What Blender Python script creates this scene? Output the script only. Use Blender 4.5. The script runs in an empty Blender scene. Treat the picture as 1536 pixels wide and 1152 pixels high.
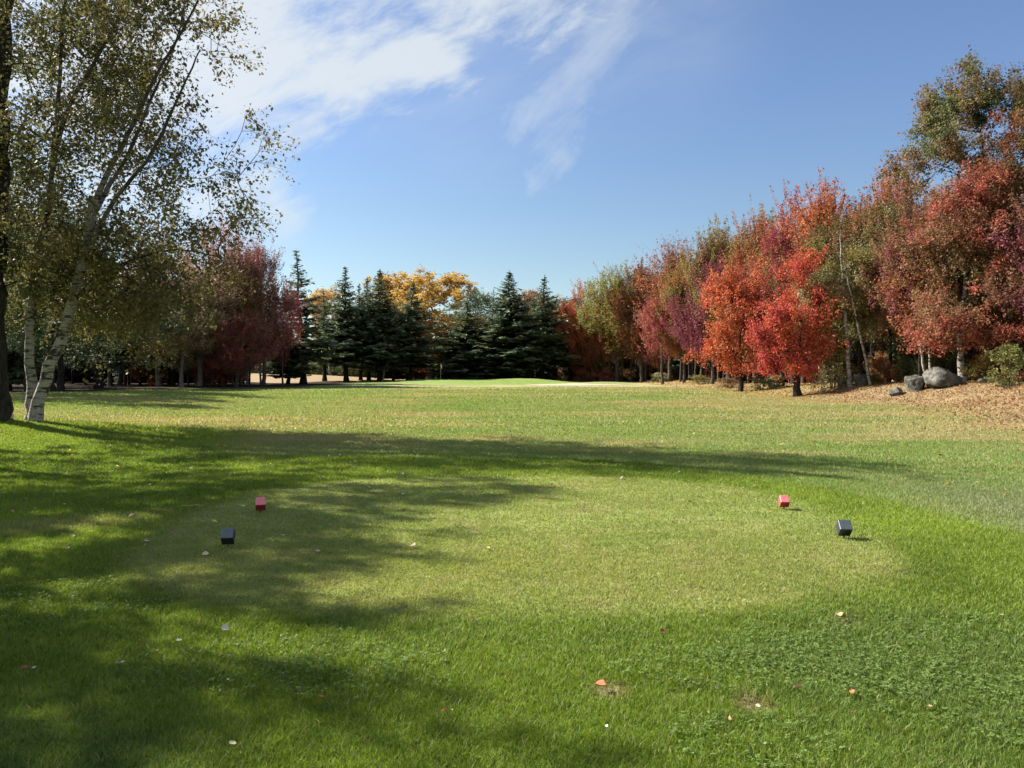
import bpy, math, random
import numpy as np
from mathutils import Vector

scene = bpy.context.scene
COL = scene.collection
PI = math.pi
R = math.radians

# ------------------------------------------------------------------ camera
FPX = 1130.0                       # focal length in pixels of a 1536 px wide picture
EYE = 1.6
HOR = 555.0                        # picture row of the horizon
cam_d = bpy.data.cameras.new("camera")
cam_d.sensor_width = 36.0
cam_d.lens = FPX / 1536 * 36
cam_d.shift_y = -(576 - HOR) / 1536
cam_d.clip_start = 0.05
cam_d.clip_end = 5000
cam = bpy.data.objects.new("camera", cam_d)
cam.location = (0, 0, EYE)
cam.rotation_euler = (R(90), 0, 0)
COL.objects.link(cam)
scene.camera = cam

# ------------------------------------------------------------------ light
SUN_EL = R(37)
SHX, SHY = 0.914, -0.407           # horizontal direction in which shadows fall
SKY_STRENGTH = 0.066
scene.view_settings.view_transform = 'Standard'
scene.view_settings.look = 'None'
scene.view_settings.exposure = 1.5
scene.view_settings.gamma = 1
sun_d = bpy.data.lights.new("sun", 'SUN')
sun_d.energy = 4.8
sun_d.angle = R(0.5)
sun_d.color = (1.0, 0.93, 0.82)
sun = bpy.data.objects.new("sun", sun_d)
dvec = Vector((SHX * math.cos(SUN_EL), SHY * math.cos(SUN_EL), -math.sin(SUN_EL)))
sun.rotation_euler = dvec.to_track_quat('-Z', 'Y').to_euler()
sun.location = (-60, 30, 60)
COL.objects.link(sun)

scene.cycles.use_denoising = True
scene.cycles.max_bounces = 6
scene.cycles.transparent_max_bounces = 4
scene.cycles.diffuse_bounces = 3
scene.cycles.transmission_bounces = 4


class NT:
    """small helper that writes shader node trees"""
    def __init__(s, tree):
        s.t = tree
        s.n = tree.nodes
        s.l = tree.links

    def node(s, typ, **kw):
        n = s.n.new(typ)
        for k, v in kw.items():
            setattr(n, k, v)
        return n

    def put(s, sock, v):
        if isinstance(v, bpy.types.NodeSocket):
            s.l.new(v, sock)
        elif v is not None:
            if sock.type in ('RGBA',) and len(v) == 3:
                v = (*v, 1)
            sock.default_value = v

    def m(s, op, a, b=None, c=None, clamp=False):
        n = s.node('ShaderNodeMath', operation=op)
        n.use_clamp = clamp
        for i, v in enumerate((a, b, c)):
            if v is not None:
                s.put(n.inputs[i], v)
        return n.outputs[0]

    def v(s, op, a, b=None, scale=None):
        n = s.node('ShaderNodeVectorMath', operation=op)
        s.put(n.inputs[0], a)
        if b is not None:
            s.put(n.inputs[1], b)
        if scale is not None:
            s.put(n.inputs['Scale'], scale)
        return n.outputs['Value'] if op in ('DOT_PRODUCT', 'LENGTH', 'DISTANCE') else n.outputs[0]

    def mix(s, f, a, b, blend='MIX'):
        n = s.node('ShaderNodeMix', data_type='RGBA', blend_type=blend)
        s.put(n.inputs['Factor'], f)
        s.put(n.inputs['A'], a)
        s.put(n.inputs['B'], b)
        return n.outputs['Result']

    def noise(s, vec, scale=1.0, detail=3.0, rough=0.55, dist=0.0, out='Fac'):
        n = s.node('ShaderNodeTexNoise')
        if vec is not None:
            s.put(n.inputs['Vector'], vec)
        n.inputs['Scale'].default_value = scale
        n.inputs['Detail'].default_value = detail
        n.inputs['Roughness'].default_value = rough
        n.inputs['Distortion'].default_value = dist
        return n.outputs[out]

    def ramp(s, f, lo, hi, a=0.0, b=1.0):
        n = s.node('ShaderNodeMapRange', interpolation_type='SMOOTHSTEP')
        s.put(n.inputs[0], f)
        s.put(n.inputs[1], lo)
        s.put(n.inputs[2], hi)
        s.put(n.inputs[3], a)
        s.put(n.inputs[4], b)
        return n.outputs[0]

    def xyz(s, x=0.0, y=0.0, z=0.0):
        n = s.node('ShaderNodeCombineXYZ')
        for i, v in enumerate((x, y, z)):
            s.put(n.inputs[i], v)
        return n.outputs[0]

    def attr(s, name, typ='GEOMETRY', out='Fac'):
        n = s.node('ShaderNodeAttribute', attribute_type=typ, attribute_name=name)
        return n.outputs[out]


# ------------------------------------------------------------------ sky with cirrus
world = bpy.data.worlds.new("World")
scene.world = world
world.use_nodes = True
w = NT(world.node_tree)
w.n.clear()
sky = w.node('ShaderNodeTexSky', sky_type='NISHITA')
sky.sun_disc = False
sky.sun_elevation = SUN_EL
# Nishita: rotation 0 puts the sun at +Y, growing clockwise seen from above
sky.sun_rotation = math.atan2(-SHX, -SHY)
sky.altitude = 100
sky.air_density = 1.0
sky.dust_density = 0.5
sky.ozone_density = 1.2
tc = w.node('ShaderNodeTexCoord')
sep = w.node('ShaderNodeSeparateXYZ')
w.l.new(tc.outputs['Generated'], sep.inputs[0])
dx, dy, dz = sep.outputs
fy = w.m('MAXIMUM', dy, 0.12)
ta = w.m('DIVIDE', dx, fy)                        # tangent of azimuth
tb = w.m('DIVIDE', dz, fy)                        # tangent of height
P = w.xyz(ta, tb, 0.0)


def sk(px, py):
    return ((px - 768) / FPX, (HOR - py) / FPX, 0.0)


warp = w.noise(P, 3.2, 4, 0.55, out='Color')
Pw = w.v('ADD', P, w.v('SCALE', w.v('SUBTRACT', warp, (0.5, 0.5, 0.5)), scale=0.13))
Pw2 = w.v('ADD', P, w.v('SCALE', w.v('SUBTRACT', warp, (0.5, 0.5, 0.5)), scale=0.06))


def seg(p, a, b, w0, w1):
    a, b = Vector(a), Vector(b)
    ab = b - a
    h = w.m('DIVIDE', w.v('DOT_PRODUCT', w.v('SUBTRACT', p, tuple(a)), tuple(ab)), ab.dot(ab), clamp=True)
    d = w.v('LENGTH', w.v('SUBTRACT', w.v('SUBTRACT', p, tuple(a)), w.v('SCALE', tuple(ab), scale=h)))
    wd = w.m('ADD', w.m('MULTIPLY', h, w1 - w0), w0)
    return w.ramp(w.m('DIVIDE', d, wd), 1.0, 0.0)


def fib(p, ang, sx, sy, scale, detail=5, rough=0.6):
    mp = w.node('ShaderNodeMapping')
    mp.inputs['Rotation'].default_value = (0, 0, -ang)
    w.l.new(p, mp.inputs['Vector'])
    sc = w.node('ShaderNodeMapping')
    sc.inputs['Scale'].default_value = (sx, sy, 1)
    w.l.new(mp.outputs[0], sc.inputs['Vector'])
    return w.noise(sc.outputs[0], scale, detail, rough, 0.3)


f1 = fib(Pw2, R(20), 1.0, 3.2, 3.4, 8, 0.64)          # long streaks of the big sheet
f3 = fib(Pw2, R(30), 1.0, 2.4, 11.0, 6, 0.66)         # finer ribs
f2 = fib(Pw2, R(50), 1.0, 3.0, 8.0, 7, 0.66)          # ribs of the narrow plume
m1 = seg(Pw, sk(60, -200), sk(760, -110), 0.50, 0.30)
m1 = w.m('MAXIMUM', m1, seg(Pw, sk(160, 60), sk(660, 95), 0.34, 0.10))
m1 = w.m('MAXIMUM', m1, w.m('MULTIPLY', seg(Pw, sk(120, 160), sk(470, 180), 0.32, 0.08), 0.68))
m1 = w.m('MAXIMUM', m1, w.m('MULTIPLY', seg(Pw, sk(60, 320), sk(430, 320), 0.30, 0.08), 0.8))
m1 = w.m('MAXIMUM', m1, seg(P, (-2.6, 0.4, 0), (-0.75, 0.5, 0), 0.9, 0.3))
tex_ = w.m('ADD', w.m('MULTIPLY', w.m('SUBTRACT', f1, 0.5), 1.25), w.m('MULTIPLY', w.m('SUBTRACT', f3, 0.5), 0.85))
big = w.m('MULTIPLY', w.ramp(w.m('ADD', w.m('MULTIPLY', m1, 1.2), w.m('MULTIPLY', tex_, 1.75)), 0.16, 1.18), w.ramp(m1, 0.02, 0.25))
fill_cloud = w.m('MULTIPLY', w.ramp(dy, 0.15, -0.35), w.ramp(w.noise(tc.outputs['Generated'], 2.6, 6, 0.6, 0.4), 0.38, 0.62, 0.25, 0.95))  # cloud added behind the camera to brighten the shadows
Pw3 = w.v('ADD', P, w.v('SCALE', w.v('SUBTRACT', w.noise(P, 5.5, 6, 0.62, out='Color'), (0.5, 0.5, 0.5)), scale=0.15))
m2 = seg(Pw3, sk(930, -30), sk(856, 130), 0.12, 0.085)
m2 = w.m('MAXIMUM', m2, w.m('MULTIPLY', seg(Pw3, sk(868, 100), sk(780, 190), 0.085, 0.05), 0.9))
m2 = w.m('MAXIMUM', m2, w.m('MULTIPLY', seg(Pw3, sk(852, 130), sk(816, 270), 0.085, 0.04), 0.85))
plume = w.m('MULTIPLY', w.ramp(w.m('ADD', m2, w.m('ADD', w.m('MULTIPLY', w.m('SUBTRACT', f2, 0.5), 1.5), w.m('MULTIPLY', w.m('SUBTRACT', f3, 0.5), 0.5))), 0.18, 1.35), 0.50)
veil = w.m('MULTIPLY', seg(Pw, sk(880, -40), sk(690, 60), 0.30, 0.25), w.ramp(f1, 0.3, 0.75, 0.1, 0.36))
cov = w.m('MAXIMUM', w.m('MAXIMUM', big, plume), veil)
cov = w.m('MAXIMUM', w.m('MULTIPLY', cov, w.ramp(tb, 0.12, 0.26)), fill_cloud)
gl = w.ramp(ta, -0.1, -0.9, 0.0, 1.0)
ccol = w.mix(gl, (4.3, 4.6, 4.75), (5.2, 5.3, 5.25))
skyc = w.mix(1.0, sky.outputs[0], w.mix(w.ramp(tb, 0.42, 0.08), (0.70, 0.755, 0.865), (0.675, 0.715, 0.72)), 'MULTIPLY')
out = w.node('ShaderNodeOutputWorld')
bg = w.node('ShaderNodeBackground')
w.l.new(w.mix(w.m('MULTIPLY', cov, 0.84), skyc, ccol), bg.inputs[0])
bg.inputs[1].default_value = SKY_STRENGTH
w.l.new(bg.outputs[0], out.inputs[0])


# ------------------------------------------------------------------ numpy helpers
def vnoise(x, y, seed=0):
    """smooth value noise in 0..1"""
    xi = np.floor(x).astype(np.int64)
    yi = np.floor(y).astype(np.int64)
    fx = x - xi
    fy_ = y - yi
    fx = fx * fx * (3 - 2 * fx)
    fy_ = fy_ * fy_ * (3 - 2 * fy_)

    def h(a, b):
        n = (a * 374761393 + b * 668265263 + seed * 974634541) & 0x7fffffff
        n = ((n ^ (n >> 13)) * 1274126177) & 0x7fffffff
        return ((n ^ (n >> 16)) & 0xffff) / 65535.0
    return (h(xi, yi) * (1 - fx) + h(xi + 1, yi) * fx) * (1 - fy_) + \
           (h(xi, yi + 1) * (1 - fx) + h(xi + 1, yi + 1) * fx) * fy_


def fbm(x, y, seed=0, octv=4):
    s, a, tot = 0.0, 1.0, 0.0
    for i in range(octv):
        s = s + a * vnoise(x * 2 ** i + 17.3 * i, y * 2 ** i - 9.1 * i, seed + i)
        tot += a
        a *= 0.5
    return s / tot


def sstep(a, b, x):
    t = np.clip((x - a) / (b - a), 0, 1)
    return t * t * (3 - 2 * t)


TOE_Y = [0, 15, 21, 33, 43, 64, 85, 106, 140]
TOE_X = [13.6, 13.9, 14.5, 17.9, 16.4, 18.2, 17.5, 18.0, 20]


def toe(y):
    return np.interp(y, TOE_Y, TOE_X)


def H(x, y):
    x = np.asarray(x, float)
    y = np.asarray(y, float)
    e = np.sqrt((x / 5.3) ** 2 + ((y - 5.5) / 8.2) ** 2)
    z = -0.13 * sstep(0.95, 1.5, e)
    d = x - toe(y)
    A = np.interp(y, [0, 30, 45, 58, 75, 120], [1.25, 1.25, 0.95, 0.55, 0.35, 0.3])
    z = z + A * sstep(-0.5, 5.5, d) + 0.05 * np.clip(d - 6, 0, 30) * sstep(20, 30, y) * 0.6
    z = z + 0.42 * np.exp(-(((x + 14.2) / 4.2) ** 2 + ((y - 19.8) / 3.2) ** 2))
    z = z + 0.035 * np.clip(-x - 13, 0, 12) * sstep(60, 40, y)
    # the raised putting green
    z = z + 0.42 * sstep(1.25, 0.55, np.sqrt(((x + 4) / 12.0) ** 2 + ((y - 103) / 10.0) ** 2))
    z = z + 0.22 * np.exp(-(((x - 1) / 5.0) ** 2 + ((y - 104) / 5.0) ** 2))
    z = z + 0.30 * np.exp(-(((x - 11.5) / 4.5) ** 2 + ((y - 95.0) / 2.2) ** 2))
    # dry hump behind the spruces at the left
    z = z + 1.15 * np.exp(-(((x + 42) / 21.0) ** 2 + ((y - 121) / 11.0) ** 2)) * sstep(96, 108, y)
    und = (fbm(x * 0.06, y * 0.06, 5, 3) - 0.5)
    z = z + 0.35 * und * sstep(14, 50, y) * sstep(150, 100, y)
    z = z + 0.05 * (fbm(x * 0.35, y * 0.35, 9, 2) - 0.5) * sstep(9, 16, y)
    return z


def Hs(x, y):
    return float(H(np.array([x]), np.array([y]))[0])


def ground_at(px, py):
    """where the ray through picture point (px, py) meets the ground"""
    t = np.arange(2.0, 160, 0.05)
    X = (px - 768) / FPX * t
    Z = EYE - (py - HOR) / FPX * t
    k = np.argmax(H(X, t) >= Z)
    return float(X[k]), float(t[k])


def C(*c):
    return np.array(c, float)


LUSH = C(0.112, 0.180, 0.022)
LUSH2 = C(0.192, 0.268, 0.038)
TEE = C(0.250, 0.288, 0.092)
TEE2 = C(0.205, 0.258, 0.070)
FAIR = C(0.215, 0.268, 0.098)
FAIR2 = C(0.170, 0.245, 0.068)
GREY_TURF = C(0.190, 0.225, 0.125)
DRY = C(0.360, 0.295, 0.170)
DRY2 = C(0.340, 0.298, 0.165)
LIT = C(0.225, 0.150, 0.082)
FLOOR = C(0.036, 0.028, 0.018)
GREEN = C(0.190, 0.260, 0.070)
SOIL = C(0.19, 0.14, 0.085)
HAY = C(0.310, 0.235, 0.145)

SOILS = [(1122, 1060, .11), (925, 1041, .10), (1262, 932, .10), (880, 765, .25), (1150, 1068, .07), (1010, 1045, .05)]
SOIL_XY = [(*ground_at(a, b), s) for a, b, s in SOILS]


def lerp(a, b, t):
    return a + (b - a) * t[:, None]


def zone(x, y):
    """colour of what grows or lies at a point: (n,3) linear base colour, and grass amount, height"""
    n = len(x)
    big_ = fbm(x * 0.33, y * 0.33, 21, 4)
    mid = fbm(x * 1.3, y * 1.3, 33, 3)
    small = fbm(x * 5.0, y * 5.0, 41, 2)
    c = lerp(np.repeat(LUSH[None], n, 0), LUSH2, sstep(0.3, 0.72, 0.55 * big_ + 0.45 * mid))
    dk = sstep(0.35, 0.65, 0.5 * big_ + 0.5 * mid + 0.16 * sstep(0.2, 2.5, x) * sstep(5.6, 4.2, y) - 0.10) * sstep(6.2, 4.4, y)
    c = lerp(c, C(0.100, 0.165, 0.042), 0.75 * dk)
    hgt = np.full(n, 0.033)
    jig = 0.10 * (mid - 0.5) + 0.10 * (big_ - 0.5)
    # fairway beyond the raised tee
    e = np.sqrt((x / 5.1) ** 2 + ((y - 5.5) / 8.0) ** 2) + jig * 0.5
    k = sstep(0.97, 1.06, e) * sstep(0.5, 3.0, x + 0.25 * np.clip(y - 9, 0, 20) + 6 * sstep(12.5, 16, y) + 60 * sstep(21, 28, y))
    stretch = fbm(x * 0.10, y * 0.30, 55, 4)
    st2 = fbm(x * 0.35, y * 0.8, 57, 3)
    f = lerp(np.repeat(FAIR[None], n, 0), FAIR2, sstep(0.35, 0.65, st2))
    dry = sstep(0.46, 0.67, 0.6 * stretch + 0.4 * st2 + 0.05 * sstep(20, 35, y) + 0.07 * sstep(4, 14, x) * sstep(14, 24, y)
                - 0.12 * sstep(17, 12, y) - 0.1 * sstep(-6, -14, x) * sstep(30, 45, y))
    f = lerp(f, DRY2, 0.85 * dry)
    grey_k = sstep(13.5, 9.5, y + 0.2 * (x - 6)) * sstep(4.5, 6.0, x)  # turf turns a greyer green at the right, beyond the tee platform
    f = lerp(f, GREY_TURF, 0.8 * grey_k)
    c = lerp(c, f, k)
    hgt = hgt * (1 - k) + 0.030 * k
    # mown tee
    et = np.abs(x / 3.55) ** 2.6 + np.abs((y - 8.1) / 3.25) ** 2.6 + 0.9 * jig
    kt = sstep(1.18, 0.84, et)
    t_ = lerp(np.repeat(TEE[None], n, 0), TEE2, sstep(0.35, 0.65, 0.5 * big_ + 0.5 * mid))
    t_ = lerp(t_, DRY2, 0.28 * sstep(0.55, 0.75, small))
    c = lerp(c, t_, kt)
    hgt = hgt * (1 - kt) + 0.020 * kt
    # dry turf strip under the birches
    kb = sstep(1.2, 0.5, np.sqrt(((x + 11) / 9.0) ** 2 + ((y - 24.5) / 3.6) ** 2) + 0.7 * (mid - .5))
    c = lerp(c, DRY2 * 0.9, 0.45 * kb)
    # wood edges
    d = x - toe(y) + 1.6 * (big_ - 0.5) + 0.8 * (mid - .5)
    kd = sstep(-4.5, 0.0, d) * sstep(12, 18, y)
    c = lerp(c, DRY, 0.75 * kd * (0.55 + 0.45 * sstep(.35, .6, st2)))
    kl = sstep(-0.3, 1.8, d)
    c = lerp(c, lerp(np.repeat(LIT[None], n, 0), DRY * .8, sstep(.4, .7, mid) * .6), kl * np.interp(y, [40, 55], [1, 0.35]))
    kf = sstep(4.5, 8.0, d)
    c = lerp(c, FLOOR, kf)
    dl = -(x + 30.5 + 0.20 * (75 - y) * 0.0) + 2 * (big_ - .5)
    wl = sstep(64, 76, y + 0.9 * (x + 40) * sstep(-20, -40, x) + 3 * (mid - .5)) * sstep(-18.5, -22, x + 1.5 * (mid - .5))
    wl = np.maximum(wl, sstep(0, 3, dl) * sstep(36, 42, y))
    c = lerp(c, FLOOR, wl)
    behind = sstep(93.5, 96, y + 2 * (mid - .5) - 13 * sstep(-33, -25, x)) * sstep(-13, -17, x) * sstep(-46, -40, x + 3 * (mid - .5))
    c = lerp(c, HAY, behind)
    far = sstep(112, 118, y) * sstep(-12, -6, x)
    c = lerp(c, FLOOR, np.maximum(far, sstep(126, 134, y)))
    # green
    kg = sstep(1.12, 1.0, np.sqrt(((x + 4) / 13.0) ** 2 + ((y - 104) / 12.5) ** 2))
    c = lerp(c, GREEN, kg)
    kill = np.zeros(n)
    for sx, sy, sr in SOIL_XY:
        q = sstep(1.0, 0.3, np.sqrt((x - sx) ** 2 + ((y - sy) * 1.1) ** 2) / (sr * 1.7) + 1.2 * (small - .5))
        if sr > .2:
            q = q * 0.35
        c = lerp(c, SOIL, 0.85 * q)
        kill = np.maximum(kill, q * 0.8)
    # pale worn track crossing the left
    trk = np.abs((y - 7.6) - 0.42 * (x + 5.2)) / 0.7
    kt2 = sstep(1, 0.3, trk) * sstep(-3.4, -4.4, x) * 0.35
    c = lerp(c, DRY2, kt2)
    grass = 1 - np.clip(kl * np.interp(y, [40, 55], [1, .5]) * 0.9 + kf + kill + wl, 0, 1)
    return c, grass, hgt


def make_mesh(name, verts, faces_list, mats, attrs=None, smooth=False):
    """faces_list: list of (m,k) integer arrays; attrs: name -> (domain, array)"""
    me = bpy.data.meshes.new(name)
    verts = np.asarray(verts, np.float32)
    me.vertices.add(len(verts))
    me.vertices.foreach_set('co', verts.ravel())
    tot = sum(f.size for f in faces_list)
    npoly = sum(len(f) for f in faces_list)
    me.loops.add(tot)
    me.polygons.add(npoly)
    me.loops.foreach_set('vertex_index', np.concatenate([f.ravel() for f in faces_list]).astype(np.int32))
    sizes = np.concatenate([np.full(len(f), f.shape[1]) for f in faces_list])
    starts = np.concatenate([[0], np.cumsum(sizes)[:-1]]).astype(np.int32)
    me.polygons.foreach_set('loop_start', starts)
    if attrs:
        for k, a in attrs.items():
            a = np.asarray(a, np.float32)
            if a.ndim == 1:
                at = me.attributes.new(k, 'FLOAT', 'POINT')
                at.data.foreach_set('value', a)
            else:
                at = me.attributes.new(k, 'FLOAT_COLOR', 'POINT')
                at.data.foreach_set('color', np.c_[a, np.ones(len(a))].astype(np.float32).ravel())
    for m_ in mats:
        me.materials.append(m_)
    me.update(calc_edges=True)
    me.validate()
    if smooth:
        me.polygons.foreach_set('use_smooth', np.ones(npoly, bool))
    return me


def link(name, me, parent=None, loc=None, **props):
    o = bpy.data.objects.new(name, me)
    COL.objects.link(o)
    if parent is not None:
        o.parent = parent
    if loc is not None:
        o.location = loc
    for k, v_ in props.items():
        o[k] = v_
    return o


def thing(name, label, cat, loc, rz=0.0, scale=(1, 1, 1), group=None):
    o = bpy.data.objects.new(name, None)
    o.empty_display_size = 0.3
    COL.objects.link(o)
    o.location = loc
    o.rotation_euler = (0, 0, rz)
    o.scale = scale
    o['label'] = label
    o['category'] = cat
    if group:
        o['group'] = group
    return o


# ------------------------------------------------------------------ materials
def mat(name):
    m_ = bpy.data.materials.new(name)
    m_.use_nodes = True
    t = NT(m_.node_tree)
    t.n.clear()
    o = t.node('ShaderNodeOutputMaterial')
    return m_, t, o


def principled(t, col, rough=0.8, spec=0.2, normal=None):
    p = t.node('ShaderNodeBsdfPrincipled')
    t.put(p.inputs['Base Color'], col)
    t.put(p.inputs['Roughness'], rough)
    p.inputs['Specular IOR Level'].default_value = spec
    if normal is not None:
        t.l.new(normal, p.inputs['Normal'])
    return p.outputs[0]


def add_translucent(t, sh, col, f):
    tr = t.node('ShaderNodeBsdfTranslucent')
    t.put(tr.inputs[0], col)
    mx = t.node('ShaderNodeMixShader')
    mx.inputs[0].default_value = f
    t.l.new(sh, mx.inputs[1])
    t.l.new(tr.outputs[0], mx.inputs[2])
    return mx.outputs[0]


def bump(t, h, strength, dist):
    b = t.node('ShaderNodeBump')
    b.inputs['Strength'].default_value = strength
    b.inputs['Distance'].default_value = dist
    t.l.new(h, b.inputs['Height'])
    return b.outputs[0]


def gray(t, v_):
    return t.xyz(v_, v_, v_)


# turf sheet
M_ground, t, o = mat("turf_and_litter")
pos = t.node('ShaderNodeNewGeometry').outputs['Position']
base = t.attr('col', out='Color')
n1 = t.noise(pos, 9.0, 5, 0.7)
n2 = t.noise(pos, 60.0, 3, 0.7)
n3 = t.noise(t.v('MULTIPLY', pos, (0.5, 1.4, 1)), 1.6, 5, 0.65)
v_ = t.m('ADD', t.ramp(n1, 0.25, 0.75, 0.70, 1.3), t.ramp(n2, 0.25, 0.75, -0.22, 0.22))
v_ = t.m('MULTIPLY', v_, t.ramp(n3, 0.3, 0.7, 0.86, 1.14))
col = t.mix(1.0, base, gray(t, v_), 'MULTIPLY')
nb = bump(t, t.m('ADD', n1, t.m('MULTIPLY', n2, 0.5)), 0.7, 0.06)
t.l.new(principled(t, col, 0.95, 0.05, nb), o.inputs[0])

# grass blades
M_grass, t, o = mat("grass_blade")
base = t.attr('col', out='Color')
sh = principled(t, base, 0.55, 0.25)
t.l.new(add_translucent(t, sh, t.mix(1.0, base, (1.25, 1.2, 0.6), 'MULTIPLY'), 0.40), o.inputs[0])


# leaves of every broadleaf tree: two tints per crown, mixed over the crown
def leaf_material(name, trans=0.38, spec=0.35, rough=0.45):
    m_, t, o = mat(name)
    oi = t.node('ShaderNodeObjectInfo')
    tint = t.attr('tint', 'OBJECT', 'Color')
    tex = t.node('ShaderNodeTexCoord').outputs['Object']
    off = t.v('ADD', tex, t.xyz(t.m('MULTIPLY', oi.outputs['Random'], 90), 3.0, 0.0))
    big = t.noise(off, 0.42, 3, 0.6)
    lv = t.attr('lv')
    cv = t.attr('cv')
    f = t.m('ADD', t.m('MULTIPLY', t.ramp(big, 0.36, 0.64), 0.62),
            t.m('ADD', t.m('MULTIPLY', cv, 0.34), t.m('MULTIPLY', lv, 0.16)))
    f = t.ramp(f, 0.25, 0.85)
    c = t.mix(f, oi.outputs['Color'], tint)
    br = t.m('ADD', 0.62, t.m('ADD', t.m('MULTIPLY', lv, 0.5), t.m('MULTIPLY', cv, 0.26)))
    c = t.mix(1.0, c, gray(t, br), 'MULTIPLY')
    hs = t.node('ShaderNodeHueSaturation')
    t.put(hs.inputs['Hue'], t.m('ADD', 0.485, t.m('MULTIPLY', t.m('FRACT', t.m('MULTIPLY', lv, 7.31)), 0.03)))
    hs.inputs['Saturation'].default_value = 0.97
    t.put(hs.inputs['Color'], c)
    c = hs.outputs[0]
    sh = principled(t, c, rough, spec)
    t.l.new(add_translucent(t, sh, c, trans), o.inputs[0])
    return m_


M_leaf = leaf_material("broad_leaf", 0.38, 0.13, 0.55)
M_needle = leaf_material("needle_spray", 0.25, 0.3, 0.55)


def bark_material(name, a, b, sx=6.0, sz=1.2, bumps=0.02):
    m_, t, o = mat(name)
    tex = t.node('ShaderNodeTexCoord').outputs['Object']
    q = t.v('MULTIPLY', tex, (sx, sx, sz))
    n_ = t.noise(q, 3.0, 5, 0.65)
    n2_ = t.noise(tex, 1.1, 3, 0.6)
    c = t.mix(t.ramp(n_, 0.32, 0.68), a, b)
    c = t.mix(t.ramp(n2_, 0.45, 0.75, 0.0, 0.45), c, (0.06, 0.075, 0.045))
    t.l.new(principled(t, c, 0.9, 0.1, bump(t, n_, 0.8, bumps)), o.inputs[0])
    return m_


M_bark = bark_material("brown_grey_bark", (0.035, 0.028, 0.022), (0.12, 0.10, 0.085))
M_bark_dark = bark_material("dark_bark", (0.014, 0.012, 0.010), (0.05, 0.043, 0.037))
M_bark_grey = bark_material("pale_grey_bark", (0.10, 0.09, 0.08), (0.26, 0.24, 0.21))

M_birch, t, o = mat("birch_bark")
tex = t.node('ShaderNodeTexCoord').outputs['Object']
rad = t.attr('rad')
band = t.noise(t.v('MULTIPLY', tex, (1.6, 1.6, 9.0)), 1.6, 4, 0.6)
blot = t.noise(t.v('MULTIPLY', tex, (1.3, 1.3, 2.4)), 1.3, 4, 0.65, 0.6)
fine = t.noise(t.v('MULTIPLY', tex, (6, 6, 40)), 1.6, 3, 0.6)
white = t.mix(t.ramp(fine, 0.35, 0.7), (0.36, 0.33, 0.295), (0.21, 0.19, 0.17))
dk = t.m('MAXIMUM', t.ramp(band, 0.53, 0.60), t.ramp(blot, 0.53, 0.60))
c = t.mix(dk, white, (0.035, 0.030, 0.028))
c = t.mix(t.ramp(rad, 0.03, 0.095), (0.045, 0.036, 0.030), c)
t.l.new(principled(t, c, 0.75, 0.2, bump(t, blot, 0.5, 0.015)), o.inputs[0])


def plain(name, col, rough=0.6, spec=0.4, var=0.2, scale=20.0):
    m_, t, o = mat(name)
    tex = t.node('ShaderNodeTexCoord').outputs['Object']
    n_ = t.noise(tex, scale, 4, 0.6)
    c = t.mix(1.0, col, gray(t, t.ramp(n_, 0.25, 0.75, 1 - var, 1 + var)), 'MULTIPLY')
    t.l.new(principled(t, c, rough, spec), o.inputs[0])
    return m_


# ------------------------------------------------------------------ ground
def axis(lo, hi, parts):
    out_ = []
    for a, b, s in parts:
        out_.append(np.arange(a, b, s))
    return np.unique(np.concatenate([[lo], *out_, [hi]]))


gx = axis(-900, 900, [(-800, -100, 60), (-100, -60, 4), (-60, -20, 0.8), (-20, -8, 0.4), (-8, 8, 0.16), (8, 26, 0.4), (26, 60, 1.5), (60, 100, 5), (100, 800, 60)])
gy = axis(-300, 1600, [(-250, -20, 30), (-20, 0, 2), (0, 2, .4), (2, 14, 0.16), (14, 40, 0.3), (40, 135, 0.8), (135, 170, 4), (170, 300, 20), (300, 1500, 150)])
GX, GY = np.meshgrid(gx, gy)
gxv, gyv = GX.ravel(), GY.ravel()
gz = H(gxv, gyv)
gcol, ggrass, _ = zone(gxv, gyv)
nx, ny = len(gx), len(gy)
ii = (np.arange(ny - 1)[:, None] * nx + np.arange(nx - 1)[None]).ravel()
gf = np.stack([ii, ii + 1, ii + nx + 1, ii + nx], 1)
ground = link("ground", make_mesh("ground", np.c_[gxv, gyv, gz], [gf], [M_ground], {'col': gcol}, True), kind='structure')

# sand bunker on the slope in front of the green
M_sand, t, o = mat("bunker_sand")
pos = t.node('ShaderNodeNewGeometry').outputs['Position']
n_ = t.noise(pos, 3.0, 5, 0.7)
t.l.new(principled(t, t.mix(t.ramp(n_, 0.3, 0.7), (0.46, 0.40, 0.31), (0.36, 0.30, 0.22)), 0.95, 0.05, bump(t, n_, 0.5, 0.05)), o.inputs[0])
ang = np.linspace(0, 2 * PI, 64, endpoint=False)
rr = 1 + 0.12 * np.sin(3 * ang + 1) + 0.08 * np.sin(5 * ang)
bv = [(7.6, 89.0)]
for q in (0.5, 1.0):
    bv += [(7.6 + 6.0 * q * r_ * math.cos(a), 89.0 + 4.6 * q * r_ * math.sin(a)) for a, r_ in zip(ang, rr)]
bv = np.array(bv)
bz = H(bv[:, 0], bv[:, 1]) + 0.02
i0 = np.arange(64)
i1 = (i0 + 1) % 64
link("sand_bunker", make_mesh("sand_bunker", np.c_[bv, bz],
     [np.stack([np.zeros(64, int), 1 + i0, 1 + i1], 1), np.stack([1 + i0, 65 + i0, 65 + i1, 1 + i1], 1)], [M_sand], None, True), kind='structure')


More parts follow.
